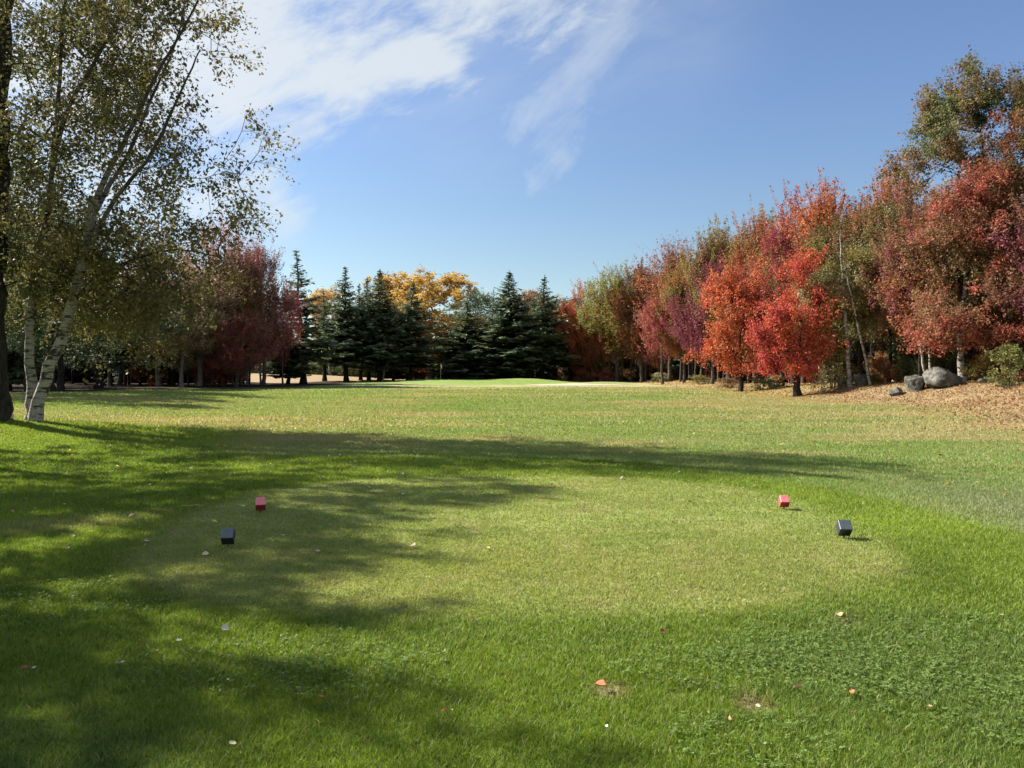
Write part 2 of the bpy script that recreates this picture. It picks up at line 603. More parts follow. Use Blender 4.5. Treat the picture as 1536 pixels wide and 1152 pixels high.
# ------------------------------------------------------------------ grass
def build_grass():
    rng = np.random.default_rng(3)
    V5, F4, F3, CO = [], [], [], []
    base_i = 0
    strata = [(1.7, 4.0, 21000, .0034, 1.0, 2.4), (4.0, 7.0, 11500, .0054, 1.05, 2.6), (7.0, 12.0, 3600, .0105, 1.15, 2.8),
              (12.0, 22.0, 1150, .020, 1.35, 3.0), (22.0, 44.0, 320, .040, 1.9, 4.0), (44.0, 85.0, 80, .085, 2.2, 5.0)]
    for k, (a, b, den, wid, hm, mar) in enumerate(strata):
        fa, fb = (a * 0.86 if k else a), b * 1.14
        a0, b0, a, b = a, b, fa, fb
        area = 1.36 * (b * b - a * a) / 2 + 2 * mar * (b - a)
        n = int(area * den)
        hw = 0.68
        y = np.sqrt(a * a + rng.random(n) * (b * b - a * a))
        x = (rng.random(n) * 2 - 1) * (hw * y + mar)
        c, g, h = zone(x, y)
        keep = rng.random(n) < np.clip(g, 0, 1) * sstep(85, 50, y) * np.clip((b0 * 1.14 - y) / (0.28 * b0), 0, 1) * (np.clip((y - a0 * 0.86) / (0.28 * a0), 0, 1) if k else 1)
        x, y, c, h = x[keep], y[keep], c[keep], h[keep]
        n = len(x)
        z = H(x, y) - 0.003
        tuft = fbm(x * 9, y * 9, 71, 2)
        h = h * hm * (0.55 + 0.75 * rng.random(n)) * (0.65 + 0.7 * tuft)
        # a few blades yellowed or straw coloured
        r_ = rng.random(n)
        straw = (r_ < 0.05)
        c = c * (0.72 + 0.56 * rng.random(n))[:, None]
        c[straw] = C(0.30, 0.27, 0.15) * (0.7 + 0.6 * rng.random(straw.sum()))[:, None]
        yel = (r_ > 0.92)
        c[yel] = c[yel] * C(1.35, 1.15, 0.9)
        ang_ = rng.random(n) * 2 * PI
        la = rng.random(n) * 2 * PI
        lean = h * (0.25 + 0.75 * rng.random(n))
        wv = np.stack([np.cos(ang_), np.sin(ang_), np.zeros(n)], 1) * (wid * (0.7 + 0.6 * rng.random(n)) / 2)[:, None]
        ld = np.stack([np.cos(la) * lean, np.sin(la) * lean, np.zeros(n)], 1)
        root = np.stack([x, y, z], 1)
        up = np.stack([np.zeros(n), np.zeros(n), h], 1)
        tip = root + up + ld
        if k < 2:
            mid_ = root + up * 0.6 + ld * 0.35
            vs = np.stack([root - wv, root + wv, mid_ + wv * 0.8, mid_ - wv * 0.8, tip], 1).reshape(-1, 3)
            q = base_i + np.arange(n) * 5
            F4.append(np.stack([q, q + 1, q + 2, q + 3], 1))
            F3.append(np.stack([q + 3, q + 2, q + 4], 1))
            V5.append(vs)
            CO.append(np.repeat(c, 5, 0))
            base_i += 5 * n
        else:
            vs = np.stack([root - wv, root + wv, tip], 1).reshape(-1, 3)
            q = base_i + np.arange(n) * 3
            F3.append(np.stack([q, q + 1, q + 2], 1))
            V5.append(vs)
            CO.append(np.repeat(c, 3, 0))
            base_i += 3 * n
    me = make_mesh("grass", np.concatenate(V5), [np.concatenate(F4), np.concatenate(F3)], [M_grass], {'col': np.concatenate(CO)})
    link("grass", me, kind='stuff', label="mown green grass blades covering the tee and fairway")


def build_clover():
    """patches of clover among the grass"""
    rng = np.random.default_rng(8)
    V, CO = [], []
    for px, py, rad_, n in ((1400, 985, 1.05, 1700), (1300, 1010, .5, 450), (1180, 1000, .45, 420), (1480, 1060, .6, 600),
                            (420, 1000, .6, 420), (560, 1010, .5, 300), (1050, 1010, .4, 300), (130, 900, .7, 500), (1120, 1120, .35, 240)):
        cx, cy = ground_at(px, py)
        a = rng.random(n) * 2 * PI
        r_ = rad_ * np.sqrt(rng.random(n)) * (0.75 + 0.5 * fbm(np.cos(a) * 2 + px, np.sin(a) * 2, 3, 2))
        x = cx + np.cos(a) * r_ * 1.1
        y = cy + np.sin(a) * r_ * 0.75
        z = H(x, y) + 0.018 + 0.03 * rng.random(n)
        rot = rng.random(n) * 2 * PI
        cc = C(0.125, 0.190, 0.048) * (0.7 + 0.8 * rng.random(n))[:, None]
        for j in range(3):
            th = rot + j * 2 * PI / 3
            s = 0.0068 * (0.7 + 0.6 * rng.random(n))
            d = np.stack([np.cos(th), np.sin(th), 0.25 * rng.standard_normal(n)], 1)
            p = np.stack([-np.sin(th), np.cos(th), 0.25 * rng.standard_normal(n)], 1)
            c0 = np.stack([x, y, z], 1)
            V.append(np.stack([c0, c0 + d * (s * 1.1)[:, None] + p * (s * .8)[:, None], c0 + d * (s * 1.9)[:, None], c0 + d * (s * 1.1)[:, None] - p * (s * .8)[:, None]], 1).reshape(-1, 3))
            CO.append(np.repeat(cc, 4, 0))
    V = np.concatenate(V)
    F = np.arange(len(V)).reshape(-1, 4)
    link("clover", make_mesh("clover", V, [F], [M_grass], {'col': np.concatenate(CO)}), kind='stuff', label="low clover patches growing in the grass")


# ------------------------------------------------------------------ trees
def frusta(P0, P1, r0, r1, k):
    d = P1 - P0
    L = np.linalg.norm(d, axis=1, keepdims=True) + 1e-9
    d = d / L
    ref = np.where(np.abs(d[:, 2:3]) > 0.9, C(1, 0, 0)[None], C(0, 0, 1)[None])
    u = np.cross(d, ref)
    u /= np.linalg.norm(u, axis=1, keepdims=True)
    v_ = np.cross(d, u)
    P1 = P1 + d * (r1[:, None] * 0.3)
    th = np.arange(k) * 2 * PI / k
    ring = u[:, None] * np.cos(th)[None, :, None] + v_[:, None] * np.sin(th)[None, :, None]
    A = P0[:, None] + ring * r0[:, None, None]
    B = P1[:, None] + ring * r1[:, None, None]
    V = np.concatenate([A, B], 1).reshape(-1, 3)
    e = np.arange(len(P0))[:, None] * (2 * k)
    j = np.arange(k)[None]
    j2 = (j + 1) % k
    F = np.stack([e + j, e + j2, e + k + j2, e + k + j], 2).reshape(-1, 4)
    rad_ = np.concatenate([np.repeat(r0[:, None], k, 1), np.repeat(r1[:, None], k, 1)], 1).ravel()
    return V, F, rad_


def chain(pts, rads, k=12, rng=None):
    """one smooth tapering tube along roughly vertical points"""
    pts = np.asarray(pts, float)
    n = len(pts)
    th = np.arange(k) * 2 * PI / k
    V = []
    for i in range(n):
        d = pts[min(i + 1, n - 1)] - pts[max(i - 1, 0)]
        d /= np.linalg.norm(d)
        u = np.cross(C(0, 1, 0), d)
        u /= np.linalg.norm(u)
        v_ = np.cross(d, u)
        rj = rads[i] * (1 + (0.10 * rng.standard_normal(k) if rng is not None and i < 4 else 0.03 * (rng.standard_normal(k) if rng is not None else 0)))
        V.append(pts[i] + np.outer(np.cos(th) * rj, u) + np.outer(np.sin(th) * rj, v_))
    V = np.concatenate(V)
    e = (np.arange(n - 1) * k)[:, None]
    j = np.arange(k)[None]
    j2 = (j + 1) % k
    F = np.stack([e + j, e + j2, e + k + j2, e + k + j], 2).reshape(-1, 4)
    return V, F, np.repeat(np.asarray(rads, float), k)


def resample(path, step):
    path = np.asarray(path, float)
    # Catmull-like smoothing through linear resample of a spline
    n = len(path)
    tt = np.linspace(0, n - 1, max(6, int(np.linalg.norm(np.diff(path, axis=0), axis=1).sum() / step)))
    i = np.clip(tt.astype(int), 0, n - 2)
    f = (tt - i)[:, None]
    p0 = path[np.clip(i - 1, 0, n - 1)]
    p1 = path[i]
    p2 = path[i + 1]
    p3 = path[np.clip(i + 2, 0, n - 1)]
    return 0.5 * ((2 * p1) + (-p0 + p2) * f + (2 * p0 - 5 * p1 + 4 * p2 - p3) * f * f + (-p0 + 3 * p1 - 3 * p2 + p3) * f ** 3)


def leaves(cent, cvs, outward, size, rng, aspect=0.62, upn=0.35, hang=0.0, outn=0.5):
    n = len(cent)
    nrm = rng.standard_normal((n, 3)) * 0.75 + outward * outn + C(0, 0, upn)
    nrm /= np.linalg.norm(nrm, axis=1, keepdims=True)
    t_ = rng.standard_normal((n, 3)) + C(0, 0, -hang)
    t_ -= nrm * (t_ * nrm).sum(1, keepdims=True)
    t_ /= np.linalg.norm(t_, axis=1, keepdims=True)
    b_ = np.cross(nrm, t_)
    s = (size * (0.5 + 1.0 * rng.random(n) ** 1.4))[:, None]
    V = np.stack([cent - t_ * s * .5, cent + b_ * s * aspect * .5 - t_ * s * .06, cent + t_ * s * .5, cent - b_ * s * aspect * .5 - t_ * s * .06], 1).reshape(-1, 3)
    F = np.arange(n * 4).reshape(-1, 4)
    lv = np.repeat(rng.random(n), 4)
    return V, F, lv, np.repeat(cvs, 4)


def attractors(rng, env, zb, zt, n, lobes, lobe_r, center=lambda z: (0, 0), shell=0.5):
    """points in a lumpy envelope; env(z in 0..1) -> radius"""
    out_ = []
    lob = []
    while len(lob) < lobes:
        u = rng.random()
        r_ = env(u)
        if rng.random() * 1.05 * ENVMAX[0] > r_ + 0.15 * ENVMAX[0]:
            continue
        a = rng.random() * 2 * PI
        q = r_ * rng.random() ** shell
        z = zb + (zt - zb) * u
        cx, cy = center(z)
        lob.append((cx + q * math.cos(a), cy + q * math.sin(a), z))
    lob = np.array(lob)
    tries = 0
    while len(out_) < n and tries < 60 * n:
        tries += 1
        l_ = lob[rng.integers(len(lob))]
        p = l_ + rng.standard_normal(3) * lobe_r * C(1, 1, 0.9)
        u = (p[2] - zb) / (zt - zb)
        if u < 0 or u > 1.02:
            continue
        cx, cy = center(p[2])
        if math.hypot(p[0] - cx, p[1] - cy) > env(min(u, 1)) * 1.1 + 0.08 * ENVMAX[0]:
            continue
        out_.append(p)
    return np.array(out_)


ENVMAX = [1.0]


def tree_meshes(name, seed, stems, att, r_tip=0.010, r_base=None, n_leaf=10000, leaf=0.16, spread=0.35, up=0.25, rise=0.45,
                bark=None, crown_from=2.0, aspect=0.62, hang=0.0, upn=0.35, leafmat=None, outn=0.5, arch=0.12, ell=(1, 1, 1), long=2.0, fuzz=0.42, sprig_n=3, sdj=0.45, leafup=0.0, plume=0.0, stem_gain=1.0, slim=.24):
    """stems: list of (path points, base radius, tip radius). Returns trunk and crown meshes."""
    rng = np.random.default_rng(seed)
    TV, TF, TR, base = [], [], [], 0
    N, par, isn = [], [], []
    for path, ra, rb in stems:
        pts = resample(path, 0.35)
        zz = np.linspace(0, 1, len(pts))
        rads = ra + (rb - ra) * zz ** 0.85
        h0 = pts[:, 2] - pts[0, 2]
        rads = rads * (1 + 0.55 * np.exp(-h0 / (ra * 1.6)))
        pts = pts + np.c_[rng.standard_normal((len(pts), 2)) * ra * 0.12, np.zeros(len(pts))]
        V, F, rr_ = chain(pts, rads, 12 if ra > .09 else 8, rng)
        TV.append(V); TF.append(F + base); TR.append(rr_ * stem_gain)
        base += len(V)
        for p, r_ in zip(pts, rads):
            if p[2] > crown_from:
                N.append(p); par.append(-1); isn.append(r_)
    nodes = np.array(N)
    nt = len(nodes)
    maxn = nt + len(att) * 4 + 10
    P = np.zeros((maxn, 3))
    P[:nt] = nodes
    parent = np.full(maxn, -1)
    cnt = nt
    tips = []
    d0 = np.array([np.min(np.linalg.norm(nodes - a, axis=1)) for a in att])
    for idx in np.argsort(d0):
        a = att[idx]
        dv = a - P[:cnt]
        dist = np.linalg.norm(dv, axis=1)
        hd = np.linalg.norm(dv[:, :2], axis=1)
        pen = np.maximum(0, rise * hd - dv[:, 2]) / (dist + 1e-6)
        cost = dist * (1 + 1.4 * pen)
        j = int(np.argmin(cost))
        p0 = P[j]
        L = dist[j]
        ctrl = p0 + (a - p0) * 0.5 + C(0, 0, arch * L) + rng.standard_normal(3) * L * 0.08
        prev = j
        m_ = 3 if L > 0.5 else 1
        for s in range(1, m_ + 1):
            q = s / m_
            P[cnt] = (1 - q) ** 2 * p0 + 2 * q * (1 - q) * ctrl + q * q * a
            parent[cnt] = prev
            prev = cnt
            cnt += 1
        tips.append(cnt - 1)
    P = P[:cnt]
    parent = parent[:cnt]
    acc = np.zeros(cnt)
    rad_ = np.zeros(cnt)
    for i in range(cnt - 1, nt - 1, -1):
        rad_[i] = max(r_tip, acc[i] ** (1 / 2.3))
        acc[parent[i]] += rad_[i] ** 2.3
    e = np.arange(nt, cnt)
    pr = np.where(parent[e] < nt, rad_[e] * 1.15, rad_[parent[e]])
    pr = np.minimum(pr, rad_[e] * 1.35)
    thick = rad_[e] > 0.035
    for sel, k in ((thick, 6), (~thick, 3)):
        if sel.any():
            V, F, rr_ = frusta(P[parent[e][sel]], P[e][sel], pr[sel], rad_[e][sel], k)
            TV.append(V); TF.append(F + base); TR.append(rr_)
            base += len(V)
    # sprigs that carry the leaves
    tips = np.array(tips)
    ctr = att.mean(0)
    per = max(3, n_leaf // (len(tips) * sprig_n))
    dirs = P[tips] - P[np.maximum(parent[tips], 0)]
    dirs /= np.linalg.norm(dirs, axis=1, keepdims=True) + 1e-6
    outd = P[tips] - ctr
    outd /= np.linalg.norm(outd, axis=1, keepdims=True) + 1e-6
    LP, LC, LO = [], [], []
    S0, S1 = [], []
    cvals = rng.random(len(tips))
    for s in range(sprig_n):
        sd = dirs * 0.6 + outd * 0.5 + C(0, 0, up) + rng.standard_normal((len(tips), 3)) * sdj
        sd /= np.linalg.norm(sd, axis=1, keepdims=True)
        Ls = spread * long * (0.5 + 0.9 * rng.random(len(tips)))
        S0.append(P[tips]); S1.append(P[tips] + sd * Ls[:, None])
        if plume:
            sd = outd * C(0.30, 0.30, 0.0) + dirs * 0.12 + C(0, 0, 1.0) + rng.standard_normal((len(tips), 3)) * 0.16
            sd /= np.linalg.norm(sd, axis=1, keepdims=True)
            Ls = plume * (0.55 + 0.9 * rng.random(len(tips)) ** 1.5)
            S1[-1] = P[tips] + sd * Ls[:, None]
            u = rng.random((len(tips), per)) ** 0.9
            rr2 = (slim * (1 - u) ** 0.6 + 0.03)[:, :, None]
            pp = P[tips][:, None] + sd[:, None] * (Ls[:, None] * u)[:, :, None] + rng.standard_normal((len(tips), per, 3)) * rr2 * C(.75, .75, .5) + (rng.standard_normal((len(tips), 1, 3)) * C(.25, .25, .2) if s else 0)
            LP.append(pp.reshape(-1, 3))
            LC.append(np.repeat(np.clip(cvals + 0.15 * rng.standard_normal(len(tips)), 0, 1), per))
            LO.append(np.repeat(outd, per, 0))
            continue
        u = rng.random((len(tips), per)) ** 0.8
        pp = P[tips][:, None] + sd[:, None] * (Ls[:, None] * u)[:, :, None] + rng.standard_normal((len(tips), per, 3)) * spread * fuzz * np.array(ell) - C(0, 0, hang * spread) * (rng.random((len(tips), per, 1)))
        LP.append(pp.reshape(-1, 3))
        LC.append(np.repeat(np.clip(cvals + 0.15 * rng.standard_normal(len(tips)), 0, 1), per))
        LO.append(np.repeat(outd, per, 0))
    S0, S1 = np.concatenate(S0), np.concatenate(S1)
    rt = np.full(len(S0), r_tip * 0.7)
    V, F, rr_ = frusta(S0, S1, rt, rt * 0.35, 3)
    TV.append(V); TF.append(F + base); TR.append(rr_)
    tm = make_mesh(name + "_trunk", np.concatenate(TV), [np.concatenate(TF)], [bark], {'rad': np.concatenate(TR)}, True)
    LV, LF, lv, cv = leaves(np.concatenate(LP), np.concatenate(LC), np.concatenate(LO), leaf, rng, aspect, upn, hang - leafup, outn)
    cm = make_mesh(name + "_crown", LV, [LF], [leafmat or M_leaf], {'lv': lv, 'cv': cv})
    return tm, cm


def straight(h, lean=0.3, seed=0, n=6, ph=None):
    rng = np.random.default_rng(seed + 77)
    a = rng.random() * 6.28
    return [(math.cos(a) * lean * (i / (n - 1)) ** 1.5 + 0.06 * rng.standard_normal() * (i > 0), math.sin(a) * lean * (i / (n - 1)) ** 1.5 + 0.06 * rng.standard_normal() * (i > 0),
             -0.15 + (h + .15) * i / (n - 1)) for i in range(n)]


def egg(Rm, peak=0.4, top=0.55, bot=0.7):
    ENVMAX[0] = Rm
    return lambda u: Rm * ((max(0.0, 1 - ((peak - u) / peak) ** 2) ** bot if u < peak else max(0.0, 1 - ((u - peak) / (1 - peak)) ** 2) ** top) + 0.03)


def forest_maple(i, Hh=14.0, zb=3.2, Rm=2.5, peak=0.38, n_leaf=34000, leaf=0.150, natt=270, top=0.75, bark=None, lobes=16):
    env = egg(Rm, peak, top)
    rng = np.random.default_rng(100 + i)
    stem = straight(Hh * 0.86, 0.5, i)
    pts = np.array(stem)

    def ctr(z):
        return float(np.interp(z, pts[:, 2], pts[:, 0])), float(np.interp(z, pts[:, 2], pts[:, 1]))
    att = attractors(rng, env, zb, Hh - 2.3, natt, lobes, Rm * 0.36, ctr, 0.42)
    return tree_meshes("maple%d" % i, i, [(stem, 0.16, 0.02)], att, n_leaf=n_leaf, leaf=leaf, spread=0.42, rise=0.9, plume=2.0, slim=.16, sprig_n=2, leafup=1.1, aspect=0.5,
                       bark=bark or M_bark, crown_from=zb * 0.6, outn=0.8)


def conifer_meshes(name, seed, Hh=14.0, Rm=2.9, z0=1.9, step=0.34, fill=1.0, droop=0.25, leaf=0.5, power=0.9, bark=None, ragged=0.25):
    rng = np.random.default_rng(seed)
    pts = resample(straight(Hh, 0.15, seed), 0.5)
    rads = 0.17 * (1 - np.linspace(0, 1, len(pts)) * 0.95)
    rads[:2] *= 1.25
    TV, TF, TR = [], [], []
    V, F, r_ = chain(pts, rads, 10, rng)
    TV.append(V); TF.append(F); TR.append(r_)
    base = len(V)
    B0, B1, br0, br1 = [], [], [], []
    cen, dirs_, side, cvv, sz = [], [], [], [], []
    z = z0
    while z < Hh - 0.15:
        t_ = (z - z0) / (Hh - z0)
        prof = (1 - t_) ** power * min(1.0, 0.62 + t_ * 4.0)
        nb = int(6 + rng.integers(3)) if t_ < .85 else 5
        a0 = rng.random() * 6.28
        bulge = 1 + ragged * (rng.random() - 0.5)
        for b in range(nb):
            if rng.random() > 0.93 * fill + 0.02:
                continue
            a = a0 + b * 6.283 / nb + 0.35 * rng.standard_normal()
            L = max(0.12, Rm * prof * bulge * (0.72 + 0.42 * rng.random()))
            el0 = 0.05 - droop + 0.75 * t_ + 0.1 * rng.standard_normal()
            h2 = C(math.cos(a), math.sin(a), 0)
            tx = float(np.interp(z, pts[:, 2], pts[:, 0])); ty = float(np.interp(z, pts[:, 2], pts[:, 1]))
            o_ = C(tx, ty, z + 0.1 * rng.standard_normal())
            m_ = max(3, int(L / 0.16))
            cvb = rng.random()
            last = o_
            for s in range(1, m_ + 1):
                q = s / m_
                p = o_ + h2 * (L * q * math.cos(el0)) + C(0, 0, L * (math.sin(el0) * q + 0.22 * q * q * (1 if t_ < .8 else .3)))
                if s == m_ // 2 or s == m_:
                    B0.append(last); B1.append(p); br0.append(0.03 * (1 - q) + 0.012); br1.append(0.02 * (1 - q) + 0.006)
                    last = p
                w_ = L * (0.34 * (1 - q) ** 0.7 + 0.10) if q < 1 else 0.1
                w_ = min(w_, leaf * 1.5)
                for sgn in (-1, 1):
                    sd = C(-h2[1], h2[0], 0) * sgn
                    cen.append(p + 0.03 * rng.standard_normal(3)); cvv.append(cvb)
                    dd = sd * (0.8 + .3 * rng.random()) + h2 * (0.75 + .3 * rng.standard_normal()) + C(0, 0, -0.28 + 0.25 * rng.standard_normal())
                    dirs_.append(dd / np.linalg.norm(dd)); side.append(h2); sz.append(max(0.10, w_ * (0.8 + .5 * rng.random())))
                # hanging twig
                if rng.random() < 0.7:
                    cen.append(p); cvv.append(cvb); dd = C(0, 0, -1) + h2 * 0.5 + 0.35 * rng.standard_normal(3)
                    dirs_.append(dd / np.linalg.norm(dd)); side.append(C(-h2[1], h2[0], 0.0)); sz.append(0.08 + (0.12 + 0.25 * rng.random()) * min(1, L))
        z += step * (1.05 - 0.55 * t_) * (0.8 + 0.4 * rng.random())
    # leader
    for k in range(10):
        cen.append(C(pts[-1][0], pts[-1][1], Hh - 0.1 * k)); cvv.append(.5)
        dd = C(0, 0, 1) + 0.6 * rng.standard_normal(3)
        dirs_.append(dd / np.linalg.norm(dd)); side.append(C(1, 0, 0)); sz.append(0.12)
    V, F, r_ = frusta(np.array(B0), np.array(B1), np.array(br0), np.array(br1), 4)
    TV.append(V); TF.append(F + base); TR.append(r_)
    cen, dirs_, side, sz, cvv = np.array(cen), np.array(dirs_), np.array(side), np.array(sz), np.array(cvv)
    n = len(cen)
    b_ = np.cross(dirs_, rng.standard_normal((n, 3)) * 0.5 + C(0, 0, 1))
    b_ /= np.linalg.norm(b_, axis=1, keepdims=True) + 1e-6
    wv = b_ * (sz * 0.24 + 0.018)[:, None]
    mid_ = cen + dirs_ * (sz * 0.45)[:, None]
    V = np.stack([cen - wv * .35, mid_ - wv + 0.03 * rng.standard_normal((n, 3)), cen + dirs_ * sz[:, None], mid_ + wv + 0.03 * rng.standard_normal((n, 3))], 1).reshape(-1, 3)
    F = np.arange(n * 4).reshape(-1, 4)
    cm = make_mesh(name + "_crown", V, [F], [M_needle], {'lv': np.repeat(rng.random(n), 4), 'cv': np.repeat(cvv, 4)})
    tm = make_mesh(name + "_trunk", np.concatenate(TV), [np.concatenate(TF)], [bark or M_bark_dark], {'rad': np.concatenate(TR)}, True)
    return tm, cm


def plant(name, label, cat, x, y, meshes, color, tint, s=1.0, sw=None, rz=0.0, group=None, z=None, bark=None, sink=0.05):
    z = Hs(x, y) if z is None else z
    sw = s if sw is None else sw
    root = thing(name, label, cat, (x, y, z - sink), rz, (sw, sw, s), group)
    tr = link("trunk", meshes[0], root)
    if bark is not None:
        tr.material_slots[0].link = 'OBJECT'
        tr.material_slots[0].material = bark
    cr = link("crown", meshes[1], root)
    cr.color = (*color, 1)
    cr['tint'] = [float(q) for q in tint] + [1.0]
    return root


def wx(px, Y):
    return (px - 768) / FPX * Y


def hz(py, Y):
    return EYE + (HOR - py) / FPX * Y


# ------------------------------------------------------------------ leaf colours (linear)
RED = (0.36, 0.060, 0.040)
CRIMSON = (0.32, 0.055, 0.058)
ORANGE = (0.48, 0.155, 0.055)
FIRE = (0.52, 0.115, 0.045)
RUST = (0.37, 0.125, 0.045)
WINE = (0.25, 0.060, 0.085)
OLIVE = (0.250, 0.210, 0.058)
OLIVE_D = (0.105, 0.115, 0.035)
SAGE = (0.340, 0.325, 0.165)
GOLD = (0.60, 0.400, 0.085)
AMBER = (0.54, 0.350, 0.080)
BROWN = (0.225, 0.120, 0.055)
PINKISH = (0.38, 0.130, 0.085)
GREEN_L = (0.11, 0.150, 0.055)
YGREEN = (0.27, 0.27, 0.055)
SPRUCE = (0.110, 0.150, 0.090)
SPRUCE2 = (0.130, 0.168, 0.080)
PINE = (0.165, 0.215, 0.125)

# ------------------------------------------------------------------ the birches at the left
BY = 20.0
BX = wx(46, BY)
BZ = Hs(BX, BY)


def bp(px, py, dy=0.0, bx=BX):
    return (wx(px, BY) - bx, dy * .8, hz(py, BY) - BZ)


def birch_att(seed, c0, c1, zb, zt, Rm, n, lobes, lr, ry=0.9, peak=0.45):
    rng = np.random.default_rng(seed)
    env = egg(Rm, peak, 0.5, 0.55)
    a = attractors(rng, env, zb, zt, n, lobes, lr, lambda z: (float(np.interp(z, [zb, zt], [c0, c1])), 0.0), 0.62)
    a[:, 1] *= ry
    return a


BIRCH_LEAF, BIRCH_LEAF2 = (0.200, 0.160, 0.048), (0.115, 0.113, 0.042)
# leaning white birch
st = [([bp(52, 640), bp(58, 605, .0), bp(76, 555, -.1), (bp(104, 485, -.2)), bp(128, 410, -.3), bp(146, 340, -.4), bp(152, 300, -.5)], 0.165, 0.10),
      ([bp(150, 318, -.42), bp(172, 268, -.5), bp(215, 205, -.8), bp(262, 130, -1.2), bp(310, 60, -1.4), bp(352, -30, -1.5)], 0.085, 0.015),
      ([bp(146, 335, -.4), bp(160, 285, 0.), bp(180, 220, .6), bp(200, 130, 1.2), bp(235, 20, 1.6), bp(250, -110, 1.8)], 0.08, 0.015),
      ([bp(130, 400, -.3), bp(190, 318, -1.), bp(262, 255, -1.7), bp(312, 180, -2.2), bp(345, 120, -2.4)], 0.075, 0.015),
      ([bp(122, 430, -.2), bp(180, 385, .8), bp(240, 365, 1.3), bp(300, 375, 1.6)], 0.05, 0.012)]
att = np.concatenate([birch_att(11, 2.4, 3.2, 2.9, 13.2, 3.3, 390, 40, 0.48), birch_att(12, 2.1, 2.5, 2.6, 6.4, 2.5, 110, 12, 0.45) + C(0, 0.9, 0),
                      birch_att(13, 2.2, 2.2, 1.5, 3.6, 1.3, 30, 6, 0.35)])
mm = tree_meshes("leaning_birch", 21, st, att, r_tip=0.007, n_leaf=32000, leaf=0.102, spread=0.25, up=-0.35, long=3.0, fuzz=0.36, rise=0.35, bark=M_birch,
                 crown_from=2.6, hang=0.9, arch=0.10, outn=0.2, upn=0.2)
plant("birch_tree", "white birch whose trunk leans to the right at the left edge of the fairway", "tree", BX, BY, mm, BIRCH_LEAF, BIRCH_LEAF2, z=BZ, sink=0.0)
# straight white birch
B2X = wx(41, BY + .2)
st = [([bp(41, 640, 0, B2X), bp(39, 600, 0, B2X), bp(35, 520, .1, B2X), bp(34, 470, .1, B2X), bp(42, 390, .2, B2X), bp(55, 300, .3, B2X), bp(70, 180, .3, B2X), bp(82, 40, .2, B2X), bp(95, -130, .1, B2X)], 0.15, 0.03),
      ([bp(62, 245, .3, B2X), bp(100, 165, -.2, B2X), bp(150, 100, -.6, B2X), bp(205, 20, -1., B2X), bp(230, -60, -1.2, B2X)], 0.075, 0.02)]
att = np.concatenate([birch_att(14, 0.5, 0.8, 3.0, 13.2, 2.7, 250, 30, 0.48), birch_att(15, 0.2, 0.6, 2.3, 6.4, 2.3, 140, 18, 0.45) + C(0, 1.5, 0)])
mm = tree_meshes("straight_birch", 22, st, att, r_tip=0.007, n_leaf=26000, leaf=0.102, spread=0.25, up=-0.35, long=3.0, fuzz=0.36, rise=0.35, bark=M_birch,
                 crown_from=3.0, hang=0.9, arch=0.10, outn=0.2, upn=0.2)
plant("birch_tree", "upright white birch beside the leaning one at the left edge", "tree", B2X, BY + .2, mm, (0.18, 0.155, 0.045), (0.11, 0.112, 0.040), z=Hs(B2X, BY + .2), sink=0.0)
# thick dark trunk
B1Y, B1X = 19.6, wx(10, 19.6)
st = [([bp(8, 640, 0, B1X), bp(9, 560, 0, B1X), bp(8, 450, 0, B1X), bp(14, 300, 0, B1X), bp(20, 130, 0, B1X), bp(22, -40, 0, B1X), bp(26, -200, 0, B1X)], 0.30, 0.13)]
att = np.concatenate([birch_att(16, -0.6, -0.2, 3.0, 13.8, 3.2, 380, 34, 0.6) + C(0, 1.4, 0)])
mm = tree_meshes("dark_trunk_tree", 23, st, att, r_tip=0.008, n_leaf=30000, leaf=0.098, spread=0.27, up=0.1, rise=0.45, bark=M_bark_dark,
                 crown_from=3.2, hang=0.5, outn=0.25)
plant("broadleaf_tree", "big tree with a thick dark trunk at the far left, beside two white birches", "tree", B1X, B1Y, mm, (0.19, 0.165, 0.048), (0.11, 0.125, 0.042), sink=0.0)

# trees just outside the left edge whose shade falls over the tee
SHADE = [(-14.6, 15.6, 11.9, 2.8, 31), (-14.2, 12.4, 11.6, 1.6, 32), (-12.2, 8.9, 10.5, 1.6, 33), (-12.6, 6.9, 9.8, 1.75, 34), (-19.5, 14.0, 12.5, 2.4, 35)]
SHADE_L = ["spreading olive birch just left of the fairway, nearest the two white birches", "slender birch at the left of the tee, in front of the spreading olive birch",
           "small slim birch directly left of the tee", "slim birch at the left of the tee nearest to the camera", "tall birch standing behind the row of birches left of the tee"]
for (sx, sy, sh_, sr, sd), lb in zip(SHADE, SHADE_L):
    stm = straight(sh_ * 0.9, 0.4, sd)
    env = egg(sr, 0.45, 0.55, 0.6)
    rg = np.random.default_rng(sd)
    a_ = attractors(rg, env, 2.4, sh_ - 0.3, 240, 22, sr * 0.28)
    mm = tree_meshes("shade_birch%d" % sd, sd, [(stm, 0.16, 0.02)], a_, r_tip=0.007, n_leaf=24000 if sr > 2 else 20000, leaf=0.115, spread=0.26, up=0.0, rise=0.4, bark=M_birch, crown_from=2.2, hang=0.7, outn=.2)
    plant("birch_tree", lb, "tree", sx, sy, mm, BIRCH_LEAF, BIRCH_LEAF2)

